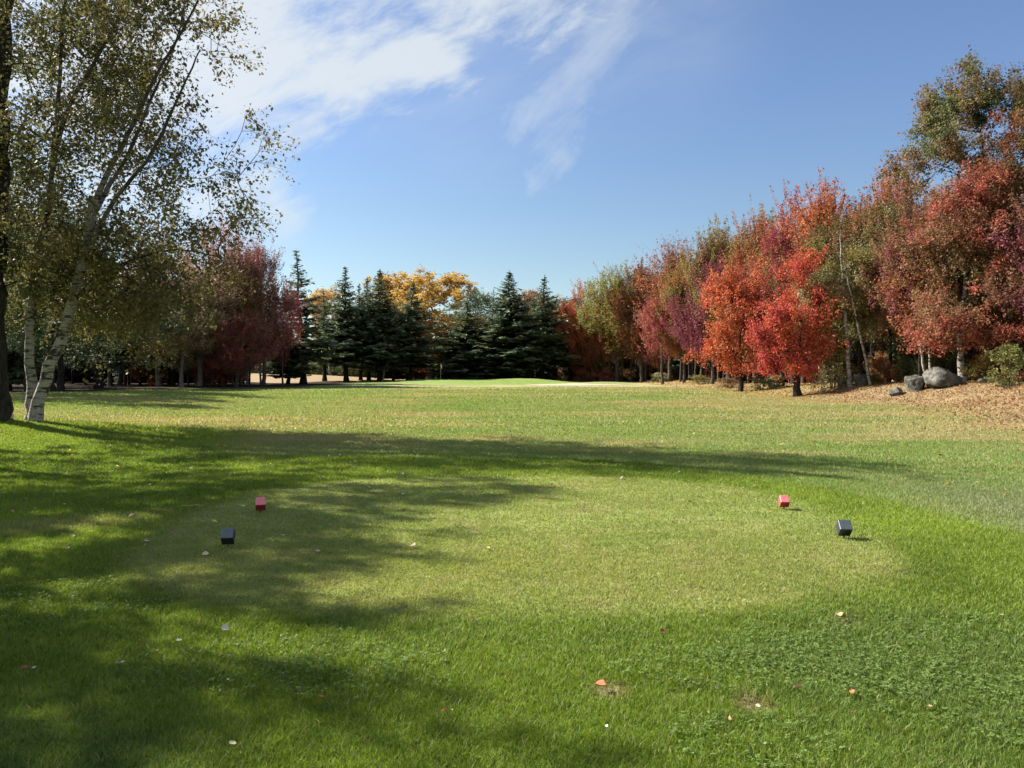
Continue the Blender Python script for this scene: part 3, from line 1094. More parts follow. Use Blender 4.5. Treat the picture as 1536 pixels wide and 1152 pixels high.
# ------------------------------------------------------------------ shared tree shapes
MAPLES = [forest_maple(1, Rm=2.3, zb=2.3, peak=.45, lobes=22), forest_maple(2, Rm=2.0, zb=2.0, peak=.5, lobes=20), forest_maple(3, Rm=2.5, zb=1.9, peak=.42, lobes=24), forest_maple(4, Rm=1.9, zb=2.6, peak=.5, lobes=18),
          forest_maple(5, Rm=2.2, zb=2.2, peak=.45, n_leaf=30000, lobes=24), forest_maple(6, Rm=2.2, zb=2.8, peak=.5, n_leaf=17000, natt=290, lobes=24)]
SPRUCES = [conifer_meshes("spruce%d" % k, 40 + k, Rm=r_, z0=z_, power=p_, ragged=g_, fill=f_, step=st_, droop=dr_) for k, (r_, z_, p_, g_, f_, st_, dr_) in
           enumerate([(2.9, 2.3, 1.12, .5, .92, .40, .30), (2.7, 1.7, 1.0, .35, 1.0, .34, .25), (3.1, 1.0, 1.0, .4, .97, .36, .28), (2.2, 2.6, 1.15, .8, .80, .46, .35), (2.8, 2.0, 1.08, .6, .88, .44, .15)])]
PINES = [tree_meshes("pine%d" % k, 60 + k, [(straight(12.8, .3, 60 + k), 0.2, 0.03)],
         attractors(np.random.default_rng(60 + k), egg(2.7, .35, .7, .7), 3.0, 13.6, 190, 24, 0.75), n_leaf=9500, leaf=0.30, spread=0.45, up=0.55, rise=0.1,
         bark=M_bark_dark, crown_from=2.5, aspect=0.4, leafmat=M_needle) for k in range(2)]
DARK_PINE = PINES[0]


def shrub_meshes(seed, Hh, Rm, n_leaf, leaf):
    rng = np.random.default_rng(seed)
    stems = []
    for k in range(5):
        a = k * 1.257 + rng.random()
        r_ = Rm * 0.45 * (0.5 + rng.random())
        stems.append(([(0.05 * math.cos(a), 0.05 * math.sin(a), -0.1), (r_ * .5 * math.cos(a), r_ * .5 * math.sin(a), Hh * .35), (r_ * math.cos(a), r_ * math.sin(a), Hh * 0.75)], 0.025, 0.008))
    att_ = attractors(rng, egg(Rm, .42, .55, .5), 0.1, Hh, 90, 12, Rm * 0.3)
    return tree_meshes("shrub%d" % seed, seed, stems, att_, r_tip=0.005, n_leaf=n_leaf, leaf=leaf, spread=0.16, up=0.5, rise=0.5, bark=M_bark, crown_from=0.1)


SHRUBS = [shrub_meshes(81, 1.6, 1.0, 3600, 0.10), shrub_meshes(82, 1.2, 1.15, 3200, 0.09)]


STATS = {}


def stats(me):
    if me.name not in STATS:
        a_ = np.empty(len(me.vertices) * 3, np.float32)
        me.vertices.foreach_get('co', a_)
        a_ = a_.reshape(-1, 3)
        STATS[me.name] = (float(np.percentile(a_[:, 2], 99.4)), float(np.percentile(np.abs(a_[:, 0]), 96) + np.percentile(np.abs(a_[:, 1]), 96)) / 2)
    return STATS[me.name]


def fit(px, top, Y, wpx, k, meshes, Hn, Rn, color, tint, label, name="maple_tree", group=None, rz=None, bark=None, dz=0.0):
    x = wx(px, Y)
    z = Hs(x, Y) + dz
    h = hz(top, Y) - z
    Hn, Rn = stats(meshes[k][1])
    s = h / Hn
    sw = (wpx / FPX * Y) / 2 / Rn
    o_ = plant(name, label, "tree", x, Y, meshes[k], color, tint, s, sw, (k * 1.7 + px * 0.37) if rz is None else rz, group, z, bark)
    o_.rotation_euler[0] = 0.022 * math.sin(px * 1.3)
    o_.rotation_euler[1] = 0.022 * math.sin(px * 2.1 + 1)
    return o_


MR = [2.75, 2.45, 3.05, 2.35, 2.65, 2.55]

# ------------------------------------------------------------------ right-hand wood, lit edge
right = [
    (884, 428, 115, 62, 0, RUST, FIRE, "rust-red maple at the far end of the right wood, next to the last spruce"),
    (926, 404, 110, 84, 4, OLIVE, YGREEN, "rounded olive-yellow tree near the far end of the right wood, behind the bunker"),
    (962, 395, 107, 66, 1, RUST, BROWN, "rusty brown maple right behind the rounded olive-yellow tree"),
    (1005, 364, 99, 84, 5, (0.27, 0.13, 0.085), RUST, "dull rusty maple with bare twigs sticking out of its top"),
    (994, 446, 92, 52, 3, CRIMSON, PINKISH, "narrow pinkish red maple low in front of the rusty maples"),
    (1026, 404, 90, 56, 1, OLIVE, RUST, "narrow olive-gold maple between the pinkish red and the wine-purple one"),
    (1068, 388, 80, 84, 2, WINE, (0.24, 0.06, 0.075), "wine-purple maple standing left of the fiery orange one"),
    (1052, 372, 95, 70, 3, BROWN, OLIVE, "spiky brown-olive maple showing above the wine-purple one"),
    (1092, 338, 84, 78, 1, OLIVE, BROWN, "tall spiky olive maple on the skyline of the right wood"),
    (1132, 322, 75, 84, 3, OLIVE, RUST, "olive and rust maple on the skyline above the fiery maples"),
    (1172, 340, 60, 118, 2, CRIMSON, (0.25, 0.04, 0.07), "large crimson maple towering behind the fiery orange one"),
    (1205, 292, 66, 92, 0, RUST, CRIMSON, "rust-topped maple on the skyline above the crimson one"),
    (1262, 276, 57, 112, 4, ORANGE, RUST, "tall bright orange maple on the skyline behind the olive birches"),
    (1318, 256, 53, 112, 0, RUST, ORANGE, "tall rust-orange maple on the skyline, left of the tall green tree"),
    (1366, 262, 49, 104, 2, BROWN, RUST, "brown-red maple squeezed behind the tall green tree"),
    (1236, 410, 52, 70, 5, BROWN, OLIVE_D, "thin brown maple in shade between the red maple and the olive birches"),
]
for px, top, Y, wp, k, ca, cb, lb in right:
    fit(px, top, Y, wp * 1.2, k, MAPLES, 14.2, MR[k], ca, cb, lb)


def round_maple(seed, Hh, zb, Rm, cx=0.0, n_leaf=22000, leaf=0.13, natt=330, trunk=.22, lobes=22, stems=None, bark=None, peak=.33, up=.55, plume=0.0, top=.62):
    rng = np.random.default_rng(seed)
    st_ = stems or [(straight(Hh * 0.7, 0.3, seed), trunk, 0.03)]
    a_ = attractors(rng, egg(Rm, peak, top, 0.62), zb, Hh - .3 - plume, natt, lobes, Rm * 0.27, lambda z: (cx, 0))
    return tree_meshes("tree%d" % seed, seed, st_, a_, n_leaf=n_leaf, leaf=leaf, spread=0.33, up=up, rise=0.35, bark=bark or M_bark_dark, crown_from=zb * .6, plume=plume)


def lobed(seed, pts, Y, x0, z0, depth, lr, n, lift=0.0, zmin=1.3):
    rng = np.random.default_rng(seed)
    L = np.array([(wx(a, Y) - x0, 0.0, hz(b, Y) - z0 - lift) for a, b in pts])
    L[:, 1] = depth * (rng.random(len(L)) - .5) * 2
    # the far side of the crown repeats the lobes loosely so that it is as full from behind
    L2 = L + np.c_[rng.standard_normal(len(L)) * lr, np.abs(rng.standard_normal(len(L))) * depth * .8, rng.standard_normal(len(L)) * lr]
    L3 = L + np.c_[rng.standard_normal(len(L)) * lr, -np.abs(rng.standard_normal(len(L))) * depth * .5, rng.standard_normal(len(L)) * lr]
    A = np.concatenate([L, L2, L3])
    w_ = 0.6 + 0.8 * rng.random(len(A))
    i = rng.integers(len(A), size=n)
    p = A[i] + rng.standard_normal((n, 3)) * (lr * w_[i])[:, None] * C(1, 1, .85)
    p[:, 2] = np.where(p[:, 2] < zmin, zmin + 0.5 * rng.random(n), p[:, 2])
    return p


# the two fiery maples in front of the wood
Yf = 58.0
zf = Hs(wx(1112, Yf), Yf)
xf = wx(1112, Yf)
a_ = lobed(201, [(1085, 432), (1096, 462), (1079, 488), (1108, 447), (1120, 492), (1096, 515), (1132, 535), (1106, 550), (1074, 516), (1142, 508), (1099, 412), (1128, 465), (1076, 460), (1120, 425)], Yf, xf, zf, 1.5, .42, 330, .55)
mm = tree_meshes("fiery_a", 201, [(straight(5.2, .4, 201), .2, .04)], a_, n_leaf=31000, leaf=.15, spread=.33, up=.6, rise=.25, bark=M_bark_dark, crown_from=1.2, plume=.85)
plant("maple_tree", "fiery orange maple with low red boughs in front of the right wood", "tree", wx(1112, Yf), Yf, mm, ORANGE, FIRE)
Yf = 45.0
zf = Hs(wx(1196, Yf), Yf)
xf = wx(1196, Yf)
a_ = lobed(202, [(1199, 402), (1207, 392), (1212, 430), (1188, 448), (1226, 472), (1166, 478), (1150, 505), (1182, 500), (1216, 508), (1237, 520), (1192, 532), (1160, 536), (1208, 545), (1140, 490), (1200, 468), (1228, 440)], Yf, xf, zf, 1.3, .34, 330, .45)
mm = tree_meshes("fiery_b", 202, [(straight(4.6, .3, 202), .22, .04)], a_, n_leaf=32000, leaf=.125, spread=.33, up=.6, rise=.25, bark=M_bark_dark, crown_from=1.2, plume=.7)
plant("maple_tree", "vivid red-orange maple whose dark trunk stands alone at the edge of the grass", "tree", wx(1196, Yf), Yf, mm, FIRE, (0.42, 0.06, 0.05))


# olive birches with thin white stems
def rel(px, py, Y, x0, z0, dy=0.0):
    return (wx(px, Y) - x0, dy, hz(py, Y) - z0)


Yb = 44.0
xb = wx(1278, Yb)
zb_ = Hs(xb, Yb)
st = [([rel(1278, 600, Yb, xb, zb_), rel(1274, 560, Yb, xb, zb_), rel(1270, 500, Yb, xb, zb_), rel(1266, 440, Yb, xb, zb_), rel(1262, 380, Yb, xb, zb_), rel(1260, 350, Yb, xb, zb_)], 0.15, 0.03),
      ([rel(1272, 525, Yb, xb, zb_), rel(1284, 495, Yb, xb, zb_, -.3), rel(1272, 440, Yb, xb, zb_, -.4), rel(1278, 390, Yb, xb, zb_, -.4)], 0.06, 0.015)]
rg = np.random.default_rng(211)
a_ = attractors(rg, egg(2.1, .5, .5, .5), 2.2, hz(352, Yb) - zb_, 230, 26, .5, lambda z: (-0.4, 0.3))
a_[:, 1] += 0.75
mm = tree_meshes("olive_birch_a", 211, st, a_, r_tip=.007, n_leaf=26000, leaf=0.115, spread=.28, up=0.3, rise=.5, bark=M_birch, crown_from=2.5, stem_gain=2.2)
plant("birch_tree", "olive birch with a straight thin white stem right of the red maple", "tree", xb, Yb, mm, OLIVE, SAGE, z=zb_, sink=0.0)
Yb = 43.0
xb = wx(1306, Yb)
zb_ = Hs(xb, Yb)
st = [([rel(1307, 595, Yb, xb, zb_), rel(1302, 560, Yb, xb, zb_), rel(1292, 510, Yb, xb, zb_), rel(1281, 460, Yb, xb, zb_), rel(1272, 420, Yb, xb, zb_), rel(1268, 380, Yb, xb, zb_)], 0.10, 0.02)]
a_ = attractors(rg, egg(1.5, .5, .5, .5), 3.2, hz(372, Yb) - zb_, 90, 14, .4, lambda z: (-0.5, 0.4))
mm = tree_meshes("olive_birch_b", 212, st, a_, r_tip=.007, n_leaf=9000, leaf=0.115, spread=.28, up=0.3, rise=.5, bark=M_birch, crown_from=3.2, stem_gain=2.2)
plant("birch_tree", "thin grey-white birch stem leaning left across the straight olive birch", "tree", xb, Yb, mm, OLIVE, BROWN, z=zb_, sink=0.0)
Yb = 47.0
zb_ = Hs(wx(1342, Yb), Yb)
mm = round_maple(213, hz(312, Yb) - zb_, 2.3, 2.2, n_leaf=34000, leaf=0.125, natt=320, bark=M_birch, trunk=.13, peak=.5)
plant("birch_tree", "dense sage-green birch left of the big red-brown tree", "tree", wx(1342, Yb), Yb, mm, SAGE, OLIVE)
# leaning pair of pale stems behind the boulders
Yb = 40.0
for pa, pb, lb, cw, sd in (((1392, 590), (1372, 470), "pale birch stem leaning left behind the boulders", (OLIVE, RUST), 214), ((1396, 590), (1393, 480), "upright thin pale birch stem rising behind the boulders", (BROWN, RUST), 215)):
    xb = wx(pa[0], Yb)
    zb_ = Hs(xb, Yb)
    st = [([rel(pa[0], pa[1], Yb, xb, zb_), rel(pa[0] * .75 + pb[0] * .25, pa[1] * .75 + pb[1] * .25, Yb, xb, zb_), rel(pa[0] * .4 + pb[0] * .6, pa[1] * .4 + pb[1] * .6, Yb, xb, zb_), rel(pb[0], pb[1], Yb, xb, zb_), rel(pb[0] - 4, pb[1] - 90, Yb, xb, zb_)], 0.10, 0.02)]
    a_ = attractors(np.random.default_rng(sd), egg(1.5, .5, .5, .5), 2.6, 7.5, 100, 14, .45, lambda z: (-0.5, 0.3))
    mm = tree_meshes("pale_stem%d" % sd, sd, st, a_, r_tip=.007, n_leaf=5000, leaf=0.12, spread=.3, up=0.3, rise=.5, bark=M_birch, crown_from=2.6, stem_gain=2.0)
    plant("birch_tree", lb, "tree", xb, Yb, mm, *cw, z=zb_, sink=0.0)

# big trees at the right edge
Yr = 37.0
xr = wx(1443, Yr)
zr = Hs(xr, Yr)
st = [([rel(1444, 580, Yr, xr, zr), rel(1442, 545, Yr, xr, zr), rel(1441, 500, Yr, xr, zr), rel(1446, 440, Yr, xr, zr), rel(1450, 400, Yr, xr, zr)], 0.20, 0.05)]
a_ = lobed(221, [(1443 + (q - 1443) * .84 + 12, r - (14 if r > 470 else 0)) for q, r in [(1392, 300), (1381, 345), (1402, 385), (1391, 440), (1386, 500), (1410, 528), (1440, 290), (1431, 355), (1452, 420), (1440, 480), (1452, 540), (1480, 320), (1490, 395), (1500, 465), (1490, 520), (1525, 350), (1532, 440), (1371, 470), (1415, 330), (1465, 470), (1418, 455), (1510, 300), (1455, 270), (1540, 500)]], Yr, xr, zr, 1.7, .35, 520, .55, 2.0)
mm = tree_meshes("red_brown", 221, st, a_, n_leaf=62000, leaf=.118, spread=.33, up=.5, rise=.3, bark=M_birch, crown_from=2.2)
plant("maple_tree", "broad red-brown tree with a pale trunk right of the largest boulder", "tree", xr, Yr, mm, (0.25, 0.145, 0.070), (0.36, 0.095, 0.060), z=zr, sink=0.0)
Yr = 41.0
xr = wx(1462, Yr)
zr = Hs(xr, Yr)
st = [(straight(14.5, .5, 5), 0.24, 0.03)]
rg = np.random.default_rng(222)
a_ = lobed(222, [(1470 + (q - 1470) * .88 + 16, r) for q, r in [(1386, 135), (1420, 112), (1440, 96), (1402, 165), (1374, 200), (1362, 222), (1402, 215), (1440, 160), (1470, 125), (1432, 238), (1462, 215), (1490, 165), (1512, 130), (1500, 210), (1535, 150), (1472, 258), (1522, 250), (1450, 300), (1500, 320), (1470, 380), (1520, 390), (1425, 140), (1480, 290), (1540, 300)]], Yr, xr, zr, 2.0, .36, 520, .75)
mm = tree_meshes("tall_green", 222, st, a_, n_leaf=70000, leaf=0.13, spread=.36, up=.35, rise=.25, bark=M_bark_dark, crown_from=4)
plant("maple_tree", "tallest tree at the right, green crown tipped with rusty red", "tree", xr, Yr, mm, (0.125, 0.150, 0.060), (0.235, 0.140, 0.065), z=zr)
Yr = 36.0
xr = wx(1566, Yr)
zr = Hs(xr, Yr)
mm = round_maple(223, hz(85, Yr) - zr, 2.6, 2.6, n_leaf=50000, leaf=0.125, natt=430, lobes=34, peak=.5)
plant("maple_tree", "tall crimson-topped maple cut by the right edge of the picture", "tree", xr, Yr, mm, (0.26, 0.085, 0.045), (0.13, 0.095, 0.035))
Yr = 34.0
mm = round_maple(224, 8.0, 1.8, 2.0, n_leaf=20000, leaf=0.115, natt=260)
plant("maple_tree", "small brown-green tree at the right edge behind the yellow-green bush", "tree", wx(1530, Yr + 2), Yr + 2, mm, (0.20, 0.10, 0.045), (0.13, 0.12, 0.045))

# ------------------------------------------------------------------ left-hand wood
left = [
    (238, 372, 78, 118, 0, (0.36, 0.27, 0.165), (0.42, 0.22, 0.13), "thin brown-grey maple in the left wood, nearest the birches"),
    (300, 392, 76, 112, 5, (0.40, 0.30, 0.19), (0.45, 0.26, 0.16), "sparse brown-grey maple in the middle of the left wood"),
    (332, 338, 84, 104, 0, PINKISH, (0.33, 0.16, 0.07), "tall salmon-orange maple on the skyline of the left wood"),
    (362, 372, 80, 66, 3, (0.30, 0.19, 0.09), BROWN, "narrow brown maple between the salmon and the burgundy ones"),
    (396, 366, 80, 78, 1, (0.33, 0.12, 0.115), (0.30, 0.16, 0.11), "burgundy maple on the skyline at the end of the left wood"),
    (424, 432, 84, 44, 4, (0.42, 0.075, 0.075), (0.36, 0.09, 0.07), "crimson maple right beside the first tall spruce"),
    (354, 470, 74, 76, 2, (0.30, 0.06, 0.055), (0.32, 0.15, 0.09), "low dark crimson maple under the burgundy one"),
    (272, 450, 73, 96, 4, (0.38, 0.26, 0.15), (0.34, 0.28, 0.12), "low brown-olive maple in front of the left wood"),
    (180, 400, 82, 110, 0, BROWN, RUST, "brown maple showing through the birch foliage, deepest in the left wood"),
]
for px, top, Y, wp, k, ca, cb, lb in left:
    fit(px, top, Y, wp * 1.12, k, MAPLES, 14.2, MR[k], ca, cb, lb, bark=M_bark_grey if px in (238, 300, 272) else None)
for px, py_, Y, top, lb in ((77, 592, 50, 300, "dark pine with a leaning trunk just right of the leaning birch"), (90, 585, 58, 330, "dark pine standing behind the first one right of the birch"),
                            (150, 580, 66, 420, "broad dark pine with low boughs behind the birches"), (40, 580, 52, 300, "dark pine hidden behind the white birch trunks"),
                            (5, 580, 56, 320, "dark pine at the left edge, behind the thick dark trunk")):
    fit(px, top, Y, 200 if px == 150 else 150, 0 if px % 2 else 1, PINES, 14.1, 3.0, SPRUCE, SPRUCE2, lb, name="pine_tree")
for sx, sy, sh_, k, lb in ((-31.0, 40.5, 13.5, 0, "tall dark pine out to the left beyond the birches, the nearer of two"), (-33.0, 45.5, 15.0, 1, "tall dark pine out to the left beyond the birches, the farther of two")):
    plant("pine_tree", lb, "tree", sx, sy, PINES[k], SPRUCE, SPRUCE2, sh_ / 14.0, 1.25)
LOWRED = [(228, 0), (318, 1), (338, 0)]
for px, k in LOWRED:
    plant("sapling", {228: "low red-brown sapling at the foot of the brown-grey maples", 318: "small red sapling among the trunks of the left wood", 338: "small dark red sapling beside the grey trunks of the left wood"}[px],
          "sapling", wx(px, 79), 79, SHRUBS[k], (0.25, 0.06, 0.04), RUST, 2.3, 1.7, px)

# ------------------------------------------------------------------ spruces round the green
spr = [
    (455, 376, 92, 92, 3, "tall ragged spruce right of the crimson maple"),
    (432, 482, 90, 66, 1, "short dark spruce under the crimson maple"),
    (487, 436, 107, 62, 3, "thin spruce between the first two tall spruces"),
    (520, 402, 106, 92, 0, "tall pointed spruce in the middle of the left spruce group"),
    (541, 428, 111, 66, 4, "slim spruce squeezed between two taller spruces"),
    (553, 420, 112, 62, 1, "slim dark spruce left of the white leaning stem"),
    (570, 408, 107, 96, 1, "dense dark spruce at the right of the left spruce group"),
    (614, 426, 111, 104, 4, "spruce standing alone in front of the yellow trees"),
    (700, 454, 115, 116, 2, "broad low spruce directly behind the putting green"),
    (770, 410, 113, 112, 1, "tallest dense spruce behind the green"),
    (814, 418, 116, 104, 4, "tall spruce right of the tallest dense one behind the green"),
    (857, 448, 119, 78, 3, "smaller spruce beside the rust-red maple"),
    (738, 500, 118, 84, 2, "short spruce tucked between the broad low one and the tallest one"),
    (590, 500, 112, 56, 2, "short spruce at the foot of the yellow trees"),
]
for px, top, Y, wp, k, lb in spr:
    fit(px, top, Y, wp * 0.92, k, SPRUCES, 14.15, 3.0, SPRUCE, SPRUCE2, lb, name="spruce_tree")

ROUNDS = [round_maple(301, 14.0, 2.5, 3.2, n_leaf=26000, leaf=.21, natt=330, lobes=30, bark=M_bark_grey, peak=.5, top=.5), round_maple(302, 14.0, 2.0, 2.6, n_leaf=24000, leaf=.21, natt=300, lobes=26, bark=M_bark_grey, peak=.5, top=.5)]
# autumn trees and pines behind the spruces
for px, top, Y, wp, k, ca, cb, lb, kind in [
    (644, 410, 128, 124, 2, GOLD, AMBER, "big golden-yellow tree behind the spruces", 0),
    (587, 414, 132, 76, 0, (0.40, 0.25, 0.07), AMBER, "pale golden tree left of the big golden one", 0),
    (496, 434, 130, 62, 4, GOLD, (0.42, 0.26, 0.09), "golden tree showing between the left spruces", 0),
    (655, 486, 121, 60, 4, AMBER, RUST, "low amber tree in the gap above the flagstick", 0),
    (792, 438, 138, 60, 1, (0.40, 0.23, 0.10), BROWN, "dull orange tree between the two tallest spruces behind the green", 0),
    (838, 462, 134, 66, 0, (0.38, 0.22, 0.10), BROWN, "dull orange tree right of the spruces behind the green", 0),
    (622, 545, 116, 44, 3, (0.22, 0.05, 0.05), RUST, "small red tree low behind the lone spruce", 0),
    (705, 442, 150, 84, 0, PINE, SPRUCE2, "soft green pine behind the broad low spruce", 1),
    (735, 436, 146, 84, 1, PINE, (0.11, 0.14, 0.08), "soft green pine left of the tallest dense spruce", 1),
    (832, 446, 150, 90, 1, PINE, SPRUCE2, "soft green pine behind the right-hand spruces", 1),
    (868, 448, 148, 80, 0, SPRUCE2, PINE, "soft green pine behind the far end of the right wood", 1)]:
    if kind == 0:
        fit(px, top, Y, wp * 1.15, k % 2, ROUNDS, 14.2, 3.0, ca, cb, lb, name="broadleaf_tree")
    else:
        fit(px, top, Y, wp * 1.1, k, PINES, 14.1, 3.0, ca, cb, lb, name="pine_tree")

# slim white birch stems among the spruces
for px, Y, top, lean, lb in ((574, 105.0, 528, 1.0, "white birch stem leaning right among the dark spruces"), (776, 118, 530, .1, "first pale thin stem behind the green under the tallest spruce"),
                             (789, 119, 530, .15, "pale thin stem behind the green right of the tallest spruce"), (796, 120, 532, -.1, "last of the pale thin stems behind the green")):
    rgx = np.random.default_rng(px)
    hh = hz(top, Y) - Hs(wx(px, Y), Y)
    st = [([(0, 0, -.1), (lean * .25, 0, hh * .35), (lean * .7, 0, hh * .7), (lean, 0, hh)], 0.11, 0.04)]
    a_ = attractors(rgx, egg(.9, .5, .5, .5), hh * .75, hh * 1.5, 40, 6, .3, lambda z: (lean, 0))
    plant("birch_tree", lb, "tree", wx(px, Y), Y, tree_meshes("white_stem%d" % px, px, st, a_, n_leaf=900, leaf=.15, spread=.25, bark=M_birch, crown_from=hh * .6), OLIVE_D, BROWN, sink=0)

# ------------------------------------------------------------------ trees standing deeper in the woods
SKY_PX = [860, 884, 926, 962, 1005, 1050, 1092, 1132, 1172, 1215, 1262, 1318, 1366, 1420, 1536, 1800]
SKY_PY = [455, 432, 412, 400, 372, 380, 348, 332, 335, 300, 285, 266, 268, 240, 220, 200]
rg = random.Random(5)
deep_cols = [(RUST, BROWN), (OLIVE_D, BROWN), (BROWN, OLIVE), (RUST, RED), (OLIVE, OLIVE_D), (WINE, BROWN)]
for row in range(3):
    Y = 33.0 + row * 1.7
    while Y < 125:
        x = float(toe(Y)) + 5.5 + row * 3.8 + rg.uniform(-1.2, 1.2) - (max(0, Y - 105) * 0.5)
        px = 768 + x / Y * FPX
        if px < 1760:
            top = float(np.interp(px, SKY_PX, SKY_PY)) + (rg.uniform(-2, 20) if row < 2 else rg.uniform(10, 40))
            h = min(hz(top, Y) - Hs(x, Y), 18.5)
            k = rg.randrange(6)
            ca, cb = rg.choice(deep_cols)
            plant("maple_tree", "maple standing deep in the shaded right wood behind its bright edge", "tree", x, Y, MAPLES[k], ca, cb, h / 14.6, 0.85 + rg.uniform(0, .25), rg.uniform(0, 6), "maples deep in the right wood", bark=M_bark_dark)
        Y += rg.uniform(3.4, 4.6) * (1 + row * .1)
edge_cols = [(RUST, BROWN), (OLIVE, RUST), (RUST, FIRE), (BROWN, RUST), (CRIMSON, RUST), (OLIVE, BROWN), (WINE, RUST)]
for i in range(24):
    px = 872 + i * 19 + rg.uniform(-4, 4)
    Y = float(np.interp(px, [870, 960, 1060, 1190, 1320], [116, 107, 88, 67, 55])) + rg.uniform(-2, 3)
    x = wx(px, Y)
    top = float(np.interp(px, SKY_PX, SKY_PY)) + rg.choice([2, 10, 30, 60]) + rg.uniform(0, 8)
    k = rg.randrange(6)
    h = hz(top, Y) - Hs(x, Y)
    plant("maple_tree", "narrow upright maple packed into the lit edge of the right wood", "tree", x, Y, MAPLES[k], *edge_cols[i % 7], h / stats(MAPLES[k][1])[0], .85, i * 1.3, "narrow maples in the edge of the right wood")
for i in range(44):
    Y = 30 + i * 2.3
    x = float(toe(Y)) + 24 + rg.uniform(-2, 2) + (3 if i % 2 else 0) - max(0, Y - 105) * .5
    px = 768 + x / Y * FPX
    if px < 1760:
        h = min(hz(float(np.interp(px, SKY_PX, SKY_PY)) + 40, Y) - Hs(x, Y), 15)
        plant("spruce_tree", "dark spruce in the depth of the right wood behind the maples", "tree", x, Y, SPRUCES[2 if i % 3 else 1], SPRUCE, SPRUCE2, h / 14.2, 1.1, i, "spruces deep in the right wood", sink=.4)
for i in range(30):
    px = 20 + i * 12.5
    Y = 97 + rg.uniform(0, 6)
    plant("spruce_tree", "dark spruce in the depth of the left wood behind its trunks", "tree", wx(px, Y), Y, SPRUCES[2 if i % 3 else 1], (0.06, 0.08, 0.06), (0.08, 0.10, 0.065), (hz(470 + rg.uniform(0, 30), Y) - 1) / 14.2 * (1 if px < 365 else .0) + (0 if px < 365 else .25), .8, i, "spruces deep in the left wood", sink=.4) if px < 365 else None
for i in range(46):
    # left wood: brown maples and pines, many trunks in view under the crowns
    px = rg.uniform(60, 400)
    Y = rg.uniform(78, 92)
    x = wx(px, Y)
    top = {0: 400, 1: 430, 2: 470}[i % 3] + rg.uniform(0, 30) + (30 if px > 380 else 0)
    h = hz(top, Y)
    if px < 230 and i % 3:
        plant("pine_tree", "dark-stemmed pine standing among the shaded trunks of the left wood", "tree", x, Y, PINES[i % 2], SPRUCE, SPRUCE2, h / 14, 0.72, i, "pines inside the left wood")
    else:
        plant("maple_tree", "grey-stemmed maple standing among the shaded trunks of the left wood", "tree", x, Y, MAPLES[i % 6], BROWN, OLIVE_D, h / 14.3, 0.8, i, "maples inside the left wood", bark=M_bark_grey if i % 2 else M_bark_dark)
for i in range(16):
    # the left wood goes on beyond the edge of the picture
    px = 20 - i * 32 + rg.uniform(-10, 10)
    Y = rg.uniform(62, 84)
    k = i % 2
    plant("pine_tree", "dark pine standing in the left wood beyond the left edge of the picture", "tree", wx(px, Y), Y, PINES[k] if i % 3 else SPRUCES[2], SPRUCE, SPRUCE2, rg.uniform(.95, 1.15), 1.15, i, "pines beyond the left edge")
for i in range(64):
    # the dark wood that closes the view beyond the open ground
    x = -100 + i * 2.1 + rg.uniform(-.8, .8)
    Y = 137 + rg.uniform(-4, 8) + (6 if i % 2 else 0) - (5 if x > 0 else 0)
    px = 768 + x / Y * FPX
    top = 474 + rg.uniform(-8, 18)
    h = hz(top, Y) - Hs(x, Y)
    plant("spruce_tree", "dark spruce in the wall of trees closing the view far behind the green", "tree", x, Y, SPRUCES[2 if i % 3 else 1], (0.06, 0.08, 0.055), (0.085, 0.105, 0.06), h / 14.2 * (1 if i % 3 else .5), 1.35, i, "spruces closing the far view", sink=.7 if i % 3 else .35)
for i in range(50):
    x = -92 + i * 2.3 + rg.uniform(-.8, .8)
    plant("shrub", "dim bush at the foot of the far wall of spruces", "bush", x, 131.5 + rg.uniform(-1.5, 1.5), SHRUBS[i % 2], GREEN_L, OLIVE_D, rg.uniform(1.5, 2.3), 1.9, i, "bushes at the foot of the far spruces")
for i in range(26):
    # small dark spruces in the middle distance of the left wood: low boughs between the trunks
    px = 400 + i * 8.5
    Y = 104 + rg.uniform(-2, 3) if px > 600 else 99 + rg.uniform(0, 2)
    if 605 < px < 680:
        continue
    x = wx(px, Y if px < 600 else 124)
    Y = Y if px < 600 else 124
    top = 505 + rg.uniform(-10, 18)
    if px < 600:
        continue
    plant("spruce_tree", "small dark spruce filling the gaps among the tall spruces", "tree", x, Y, SPRUCES[3 if px < 600 else 2], SPRUCE, SPRUCE2, (hz(top, Y) - Hs(x, Y)) / 14.2, 0.5, i, "small spruces among the tall ones")

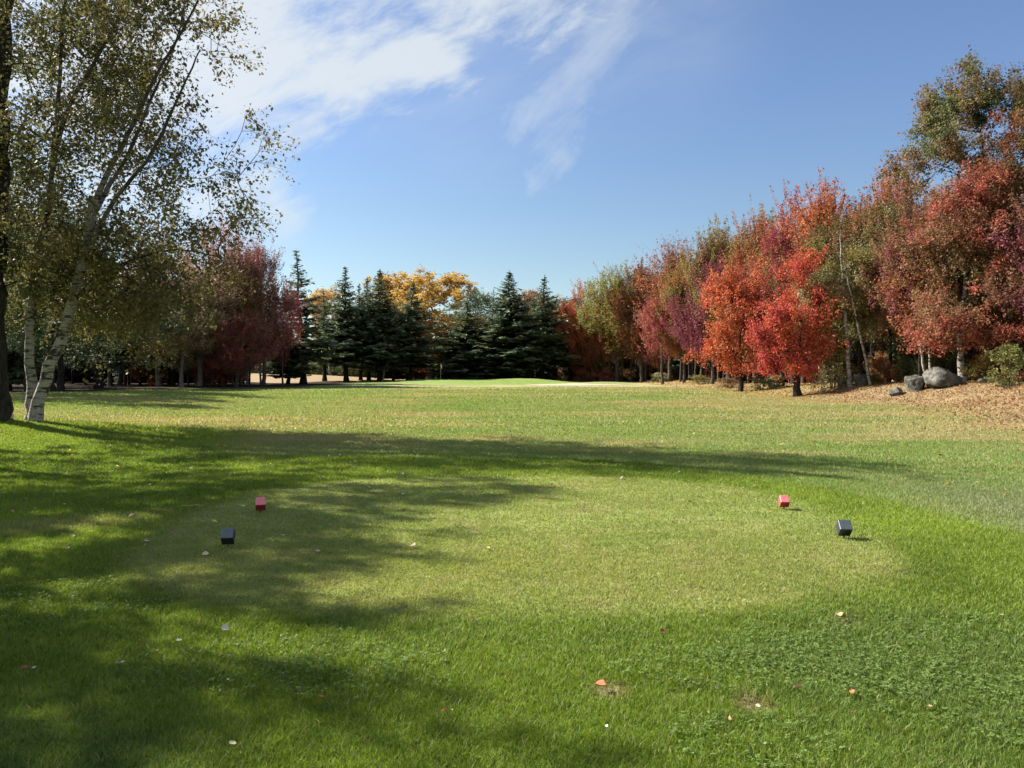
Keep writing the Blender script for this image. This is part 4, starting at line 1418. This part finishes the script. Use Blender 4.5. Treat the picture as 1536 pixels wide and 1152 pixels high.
# ------------------------------------------------------------------ shrubs
for (px, Y, s, sw, ca, cb, lb) in [
    (1512, 33.0, 1.0, 1.1, (0.22, 0.215, 0.06), OLIVE_D, "yellow-green leafy bush at the right edge of the leaf-strewn bank"),
    (1478, 36.5, .75, .8, RUST, OLIVE, "small rusty bush right of the pale-trunked tree"),
    (1536, 34.5, .7, .9, RED, RUST, "low red bush at the right edge beside the yellow-green one"),
    (1345, 45.0, 1.1, 1.0, OLIVE, GREEN_L, "olive bush left of the boulders"),
    (1318, 44.0, .8, .8, RUST, WINE, "small reddish bush behind the leaning birch stem"),
    (1250, 45.5, 1.7, 1.3, OLIVE, SAGE, "tall olive bush left of the straight olive birch"),
    (1410, 42.5, 1.7, 1.4, GREEN_L, OLIVE_D, "dark green bush behind the largest boulder"),
    (1370, 45.0, 1.6, 1.4, GREEN_L, OLIVE_D, "dark green bush in the shade left of the pale stems"),
    (1142, 58.0, .62, 1.1, SAGE, (0.22, 0.24, 0.14), "grey-green fern clump beside the trunk of the fiery maple"),
    (1164, 60.0, .55, 1.0, SAGE, OLIVE, "second grey-green fern clump right of the first, between the two maple trunks"),
    (1048, 82.0, .55, 1.2, SAGE, OLIVE, "grey-green fern clump at the edge of the right wood under the wine-purple maple"),
    (1090, 66.0, .5, 1.0, SAGE, BROWN, "small pale fern clump left of the fiery maple"),
    (990, 100.0, .7, 1.4, OLIVE_D, SAGE, "low dull bush at the wood edge under the rusty maples"),
    (905, 112.0, 1.5, 1.5, WINE, RUST, "dark red bush under the olive-yellow tree behind the bunker"),
    (872, 113.0, 1.0, 1.5, RUST, BROWN, "rusty bush at the far end of the right wood"),
    (758, 119.0, 1.0, 1.0, AMBER, RUST, "orange bush behind the green under the tallest spruce"),
    (1306, 590 and 43.4, .32, .6, GREEN_L, OLIVE, "tuft of green weeds at the foot of the olive birch"),
]:
    plant("shrub", lb, "bush", wx(px, Y), Y, SHRUBS[int(px) % 2], ca, cb, s, sw, px)
for i in range(58):
    Y = 34 + i * 1.5
    for q in range(1):
        x = float(toe(Y)) + rg.uniform(7.0, 14) - max(0, Y - 105) * .5
        px = 768 + x / Y * FPX
        if px < 1620:
            plant("shrub", "dim undergrowth bush in the shade of the right wood", "bush", x, Y, SHRUBS[i % 2], rg.choice([OLIVE_D, BROWN, WINE, GREEN_L]), rg.choice([RUST, OLIVE_D]), rg.uniform(.7, 1.5), rg.uniform(.9, 1.5), i, "undergrowth of the right wood")

for i in range(16):
    Y = 117 + rg.uniform(0, 8)
    px = 850 + i * 9.5
    plant("shrub", "dim bush under the trees at the far end of the right wood", "bush", wx(px, Y), Y, SHRUBS[i % 2], OLIVE_D, BROWN, rg.uniform(1.4, 2.2), 1.7, i, "bushes at the far end of the right wood")

# ------------------------------------------------------------------ boulders
M_rock, t, o = mat("lichen_granite")
tex = t.node('ShaderNodeTexCoord').outputs['Object']
n1 = t.noise(tex, 2.2, 6, 0.7)
n2 = t.noise(tex, 14, 4, 0.7)
c = t.mix(t.ramp(n1, 0.35, 0.65), (0.05, 0.049, 0.042), (0.195, 0.19, 0.165))
c = t.mix(t.ramp(n2, 0.55, 0.75, 0, 0.6), c, (0.06, 0.065, 0.05))
t.l.new(principled(t, c, 0.9, 0.15, bump(t, t.m('ADD', n1, t.m('MULTIPLY', n2, .4)), 0.9, 0.08)), o.inputs[0])


def boulder(label, px, Y, wpx, hpx, seed, depth=0.8, flat=0.0):
    import bmesh
    rgn = np.random.default_rng(seed)
    bm = bmesh.new()
    bmesh.ops.create_icosphere(bm, subdivisions=5, radius=1.0)
    V = np.array([v.co[:] for v in bm.verts])
    F = np.array([[v.index for v in f.verts] for f in bm.faces])
    bm.free()
    # chop with random planes for facets, then roughen
    for k in range(13):
        nrm = rgn.standard_normal(3)
        nrm[2] *= 0.8
        nrm /= np.linalg.norm(nrm)
        lim = 0.45 + 0.4 * rgn.random()
        d = V @ nrm
        V = V - np.maximum(d - lim, 0)[:, None] * nrm * 0.97
    V = V * (1 + 0.10 * (fbm(V[:, 0] * 2.6 + seed, V[:, 1] * 2.6 + V[:, 2] * 2.1, seed, 5) - .5)[:, None] * 3.4)
    wd, hh = wpx / FPX * Y, hpx / FPX * Y
    V = V / (V.max(0) - V.min(0)) * C(wd, wd * depth, hh * 1.35)
    V[:, 2] -= V[:, 2].max() - hh
    x = wx(px, Y)
    me = make_mesh("boulder", V, [F], [M_rock], None, False)
    ob = link("boulder", me, None, (x, Y, Hs(x, Y)), label=label, category="boulder")
    ob.rotation_euler = (0, 0, rgn.uniform(-.4, .4))
    return ob


boulder("largest grey boulder with a sloping face, left of the pale tree trunk", 1414, 37.0, 56, 29, 3)
boulder("squarish pale grey boulder left of the largest one", 1374, 37.6, 34, 24, 4)
boulder("small flat grey rock left of the squarish boulder", 1345, 37.8, 24, 12, 6)
boulder("dark mossy rock between the two birch stems", 1291, 43.9, 26, 18, 8)
boulder("little brown rock left of the straight olive birch", 1264, 45.0, 14, 12, 9)
boulder("low grey rock on the bank right of the pale tree trunk", 1482, 35.5, 24, 8, 10)

# ------------------------------------------------------------------ tee markers


def sky_lit_paint(name, shaded_side, sky_side):
    """paint with sky light on the upward sides and shade beneath put into its colour"""
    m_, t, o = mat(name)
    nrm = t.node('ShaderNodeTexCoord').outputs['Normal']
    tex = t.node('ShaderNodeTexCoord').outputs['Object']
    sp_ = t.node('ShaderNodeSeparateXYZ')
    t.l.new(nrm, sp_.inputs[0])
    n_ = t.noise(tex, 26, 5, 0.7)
    f = t.m('MULTIPLY', t.ramp(sp_.outputs[2], -0.35, 0.5), t.ramp(n_, 0.2, 0.6, 0.65, 1.0))  # painted by normal: pale sky light above, dark shade on the undersides
    t.l.new(principled(t, t.mix(f, shaded_side, sky_side), 0.45, 0.5), o.inputs[0])
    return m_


M_redp = sky_lit_paint("red_marker_paint", (0.30, 0.020, 0.025), (0.66, 0.200, 0.205))
M_blkp = sky_lit_paint("black_marker_paint", (0.012, 0.015, 0.018), (0.075, 0.090, 0.105))
M_steel = plain("dark_spike_steel", (0.06, 0.055, 0.05), 0.5, 0.5, 0.2)


def block_mesh(sx, s, m_):
    """square block lying on one long edge, edges rounded"""
    import bmesh
    bm = bmesh.new()
    bmesh.ops.create_cube(bm, size=1.0)
    for v in bm.verts:
        v.co = Vector((v.co.x * sx, v.co.y * s, v.co.z * s))
    bmesh.ops.bevel(bm, geom=bm.edges[:], offset=0.007, segments=3, profile=0.6, affect='EDGES')
    rot = __import__('mathutils').Matrix.Rotation(R(45), 3, 'X')
    bmesh.ops.rotate(bm, verts=bm.verts, cent=(0, 0, 0), matrix=rot)
    me = bpy.data.meshes.new("block")
    bm.to_mesh(me)
    bm.free()
    me.materials.append(m_)
    return me


def marker(label, px, py, size, m_, yaw):
    x, y = ground_at(px, py)
    z = Hs(x, y)
    root = thing("tee_marker", label, "tee marker", (x, y, z), yaw)
    half = size * math.sqrt(2) / 2
    lift = 0.028
    link("block", block_mesh(size, size, m_), root, (0, 0, half + lift - 0.005))
    V, F, _ = chain([(0, 0, -0.06), (0, 0, -0.02), (0, 0, 0.02), (0, 0, lift + 0.02)], [0.003, 0.007, 0.008, 0.008], 10)
    link("spike", make_mesh("spike", V, [F], [M_steel], None, True), root)


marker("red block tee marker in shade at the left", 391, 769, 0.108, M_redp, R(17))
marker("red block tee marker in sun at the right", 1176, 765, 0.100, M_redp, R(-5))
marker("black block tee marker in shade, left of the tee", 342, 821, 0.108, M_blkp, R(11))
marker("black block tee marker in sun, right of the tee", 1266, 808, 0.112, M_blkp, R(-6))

# ------------------------------------------------------------------ flagstick on the green
fx_, fy2 = wx(661, 101), 101.0
fz = Hs(fx_, fy2)
root = thing("flagstick", "thin flagstick with a pale flag on the putting green", "flagstick", (fx_, fy2, fz))
V, F, _ = chain([(0, 0, -.05), (0, 0, .7), (0, 0, 1.4), (0, 0, 2.15)], [.02, .018, .016, .014], 8)
link("pole", make_mesh("pole", V, [F], [plain("pole_paint", (0.65, 0.60, 0.35), .4)], None, True), root)
u, v_ = np.meshgrid(np.linspace(0, 1, 9), np.linspace(0, 1, 7))
FVt = np.stack([0.05 + 0.26 * u.ravel() * 0.6, 0.05 * np.sin(u.ravel() * 6 + v_.ravel()) , 2.1 - 0.55 * v_.ravel() - 0.16 * u.ravel()], 1)
FVt[:, 0] -= 0.035
k9 = (np.arange(6)[:, None] * 9 + np.arange(8)[None]).ravel()
flag = link("flag", make_mesh("flag", FVt, [np.stack([k9, k9 + 1, k9 + 10, k9 + 9], 1)], [plain("flag_cloth", (0.75, 0.70, 0.45), .8, .1)], None, True), root)
sm = flag.modifiers.new("thick", 'SOLIDIFY')
sm.thickness = 0.004

# ------------------------------------------------------------------ fallen leaves
LEAF_MATS = {}


def leaf_mat(kind):
    if kind not in LEAF_MATS:
        colr = {'pale': (0.50, 0.46, 0.38), 'cream': (0.52, 0.43, 0.28), 'yellow': (0.55, 0.42, 0.10), 'orange': (0.42, 0.15, 0.06), 'red': (0.27, 0.065, 0.05),
                'tan': (0.46, 0.31, 0.16), 'brown': (0.10, 0.06, 0.035)}[kind]
        LEAF_MATS[kind] = plain("fallen_leaf_" + kind, colr, 0.7, 0.2, 0.25, 60.0)
    return LEAF_MATS[kind]


def leaf_shape(seed, curl):
    """a curled leaf blade with a pointed tip and a stalk, about 1 unit long"""
    rgn = np.random.default_rng(seed)
    nu, nv = 9, 5
    V = []
    for i in range(nu):
        u_ = i / (nu - 1)
        wdt = 0.36 * (math.sin(PI * u_ ** 0.75) ** 0.8 + 0.02) * (1 + 0.12 * (i % 2))
        for j in range(nv):
            s = (j / (nv - 1) - .5) * 2
            V.append((u_ - .5, s * wdt, curl * (0.55 * (u_ - .5) ** 2 + 0.75 * (s * wdt) ** 2 * 3) + 0.03 * rgn.standard_normal()))
    V = V + [(-.5, -.015, 0), (-.5, .015, 0), (-.85, .0, .05 + curl * .1)]
    k = (np.arange(nu - 1)[:, None] * nv + np.arange(nv - 1)[None]).ravel()
    return np.array(V), np.stack([k, k + 1, k + nv + 1, k + nv], 1), np.array([[nu * nv, nu * nv + 1, nu * nv + 2]])


LEAFG = {}


def fallen(label, px, py, wpx, kind, seed=0, curl=0.6, tilt=(0, 0), group=None, xy=None, size=None):
    x, y = ground_at(px, py) if xy is None else xy
    key = (kind, seed % 5, round(curl, 1))
    if key not in LEAFG:
        V, F4, F3 = leaf_shape(seed, curl)
        LEAFG[key] = make_mesh("fallen_leaf", V, [F4, F3], [leaf_mat(kind)], None, True)
    s = (wpx / FPX * y) if size is None else size
    ob = link("fallen_leaf", LEAFG[key], None, (x, y, Hs(x, y) + 0.028 + 0.012 * (y < 6)), label=label, category="leaf")
    ob.rotation_euler = (tilt[0], tilt[1], seed * 1.3)
    ob.scale = (s, s, s)
    if group:
        ob['group'] = group
    return ob


for i, (px, py, wp, kind, curl, tilt, lb) in enumerate([
    (338, 956, 15, 'pale', .9, (.6, .3), "largest white curled leaf in the shaded grass in front of the black tee marker"),
    (268, 974, 13, 'pale', .4, (.2, .1), "flat white leaf left of the largest white curled one"),
    (178, 1012, 19, 'pale', .8, (.3, .2), "long thin whitish leaf in deep shade at the lower left"),
    (343, 998, 9, 'pale', .9, (.8, .2), "tiny upright white leaf below the largest white curled one"),
    (51, 1013, 9, 'pale', .5, (.2, 0), "white leaf at the left edge touching a red-brown one"),
    (37, 1014, 13, 'red', .5, (.2, 0), "red-brown leaf at the left edge touching a white one"),
    (349, 1138, 17, 'cream', .3, (.25, .1), "cream oval leaf near the bottom edge"),
    (675, 1086, 12, 'cream', .6, (.4, .3), "cream leaf overlapping a red one at the lower middle"),
    (665, 1084, 12, 'red', .6, (.3, 0), "dull red leaf under a cream one at the lower middle"),
    (902, 1042, 20, 'orange', .3, (.2, 0), "orange leaf lying on the bare patch at the lower middle"),
    (994, 959, 11, 'red', .6, (.5, 0), "small bright red leaf on its own in the sunlit grass"),
    (1096, 1096, 17, 'tan', 1.0, (.7, .4), "crumpled tan leaf in front of the bare soil patch"),
    (1196, 1044, 15, 'tan', .8, (1.2, .2), "tan leaf standing on edge right of the bare soil patch"),
    (1278, 1056, 13, 'orange', .4, (.3, .1), "small orange leaf furthest right in the near grass"),
    (1137, 1072, 9, 'cream', .5, (.4, 0), "little cream leaf on the bare soil patch"),
    (1075, 1050, 8, 'pale', .8, (.6, 0), "little white leaf left of the bare soil patch"),
    (1378, 850, 9, 'pale', .4, (.3, 0), "white leaf in the bright grass below the sunlit black marker"),
    (1504, 932, 11, 'cream', .4, (.3, 0), "cream leaf at the right edge above the clover"),
    (1260, 934, 14, 'tan', .5, (.3, 0), "tan leaf on the worn spot right of the tee"),
    (365, 763, 8, 'cream', .4, (.3, 0), "pale leaf just left of the shaded red marker"),
    (477, 832, 8, 'pale', .4, (.3, 0), "white leaf right of the shaded black marker"),
    (1035, 757, 8, 'brown', .6, (.3, 0), "dark brown leaf on the tee left of the sunlit red marker"),
    (75, 906, 6, 'pale', .5, (.3, 0), "tiny white leaf at the left edge of the lit strip"),
    (110, 904, 7, 'pale', .5, (.3, 0), "tiny whitish leaf in the lit strip at the left"),
    (102, 828, 8, 'cream', .5, (.3, 0), "cream leaf in the shade left of the black marker"),
    (342, 1031, 6, 'pale', .5, (.3, 0), "faint white leaf speck in the deep shade at the lower left"),
    (480, 1058, 12, 'red', .4, (.2, 0), "dull red leaf flat in the shade at the bottom"),
    (706, 937, 10, 'red', .5, (.2, 0), "dull red leaf in the lit grass at the middle"),
    (910, 1107, 8, 'pale', .5, (.3, 0), "small white leaf in the sunlit grass near the bottom"),
    (1395, 1075, 8, 'tan', .5, (.3, 0), "small tan leaf in the clover at the lower right"),
]):
    fallen(lb, px, py, wp * 0.85, kind, i, curl, tilt)

rgs = np.random.default_rng(17)
cnt_ = 0
while cnt_ < 130:
    py = 645 + 200 * rgs.random() ** 1.4
    px = rgs.uniform(0, 900) if rgs.random() < .62 else rgs.uniform(850, 1536)
    if px > 850 and py > 740:
        continue
    y0 = (1.65 * FPX) / (py - HOR)
    x0 = wx(px, y0)
    kd = ('cream', 'yellow', 'pale', 'tan')[int(rgs.integers(4))]
    sh_side = px < 850
    fallen("pale dry leaf scattered over the shaded grass beyond the tee" if sh_side else "pale dry leaf scattered over the sunlit grass beyond the tee at the right", 0, 0, 0, kd, int(rgs.integers(5)), .6, (.3 * rgs.standard_normal(), .3 * rgs.standard_normal()),
           "leaves scattered in the shade" if sh_side else "leaves scattered in the sun", (x0, y0), 0.032 + 0.03 * rgs.random())
    cnt_ += 1

# a dry twig on the shaded grass
x, y = ground_at(289, 762)
V, F, _ = chain(np.array([(0, 0, -.125), (.004, 0, -.05), (-.003, 0, .04), (.006, 0, .125)]), [.004, .0045, .004, .003], 8)
tw = link("twig", make_mesh("twig", V, [F], [leaf_mat('tan')], None, True), None, (x, y, Hs(x, y) + 0.03), label="thin dry twig lying in the shaded grass left of the red marker", category="twig")
tw.rotation_euler = (0, R(90), R(6))


def litter(name, label, pts, cols, size, seed):
    rgn = np.random.default_rng(seed)
    n = len(pts)
    cen = np.c_[pts, H(pts[:, 0], pts[:, 1]) + 0.015 + 0.035 * rgn.random(n)]
    V, F, lv, _ = leaves(cen, rgn.random(n), np.zeros((n, 3)), size, rgn, 0.75, 1.6, 0, 0)
    ca = np.array(cols)[rgn.integers(len(cols), size=n)] * (0.6 + 0.8 * rgn.random(n))[:, None]
    link(name, make_mesh(name, V, [F], [M_grass], {'col': np.repeat(ca, 4, 0)}), kind='stuff', label=label)


# yellow birch leaves under and beyond the birches
n = 2600
a = rgs.random(n) * 2 * PI
q = np.sqrt(rgs.random(n))
pts = np.c_[-11.5 + 9.5 * q * np.cos(a), 24.4 + 4.2 * q * np.sin(a)]
pts = np.concatenate([pts, np.c_[rgs.uniform(-18, 6, 500), rgs.uniform(13, 26, 500)]])
litter("fallen_birch_leaves", "yellow birch leaves strewn over the turf beside the birches", pts, [(.42, .32, .09), (.48, .42, .22), (.30, .20, .08), (.5, .45, .28)], 0.055, 4)
# bank of dry leaves at the right
n = 26000
yy = rgs.uniform(15, 47, n)
xx = toe(yy) + rgs.uniform(-.8, 9, n) ** 1.0
thin = rgs.random(n) < np.interp(xx - toe(yy), [-1.5, 0, 1.5], [.1, .4, 1])
pts = np.c_[xx, yy][thin]
sc_ = np.c_[rgs.uniform(5, 18, 520), rgs.uniform(9, 40, 520)]
sc_ = sc_[sc_[:, 0] < toe(sc_[:, 1])]
pts = np.concatenate([pts, sc_])
litter("leaf_litter", "brown fallen leaves covering the bank at the right", pts, [(.29, .165, .08), (.20, .11, .058), (.36, .235, .125), (.12, .075, .05), (.25, .13, .065)], 0.085, 6)
n = 7000
yy = rgs.uniform(46, 104, n)
xx = toe(yy) + rgs.uniform(-1, 8, n)
litter("wood_floor_leaves", "dry leaves on the floor of the right wood edge", np.c_[xx, yy], [(.36, .20, .09), (.26, .12, .06), (.42, .28, .14)], 0.14, 7)

build_grass()
build_clover()
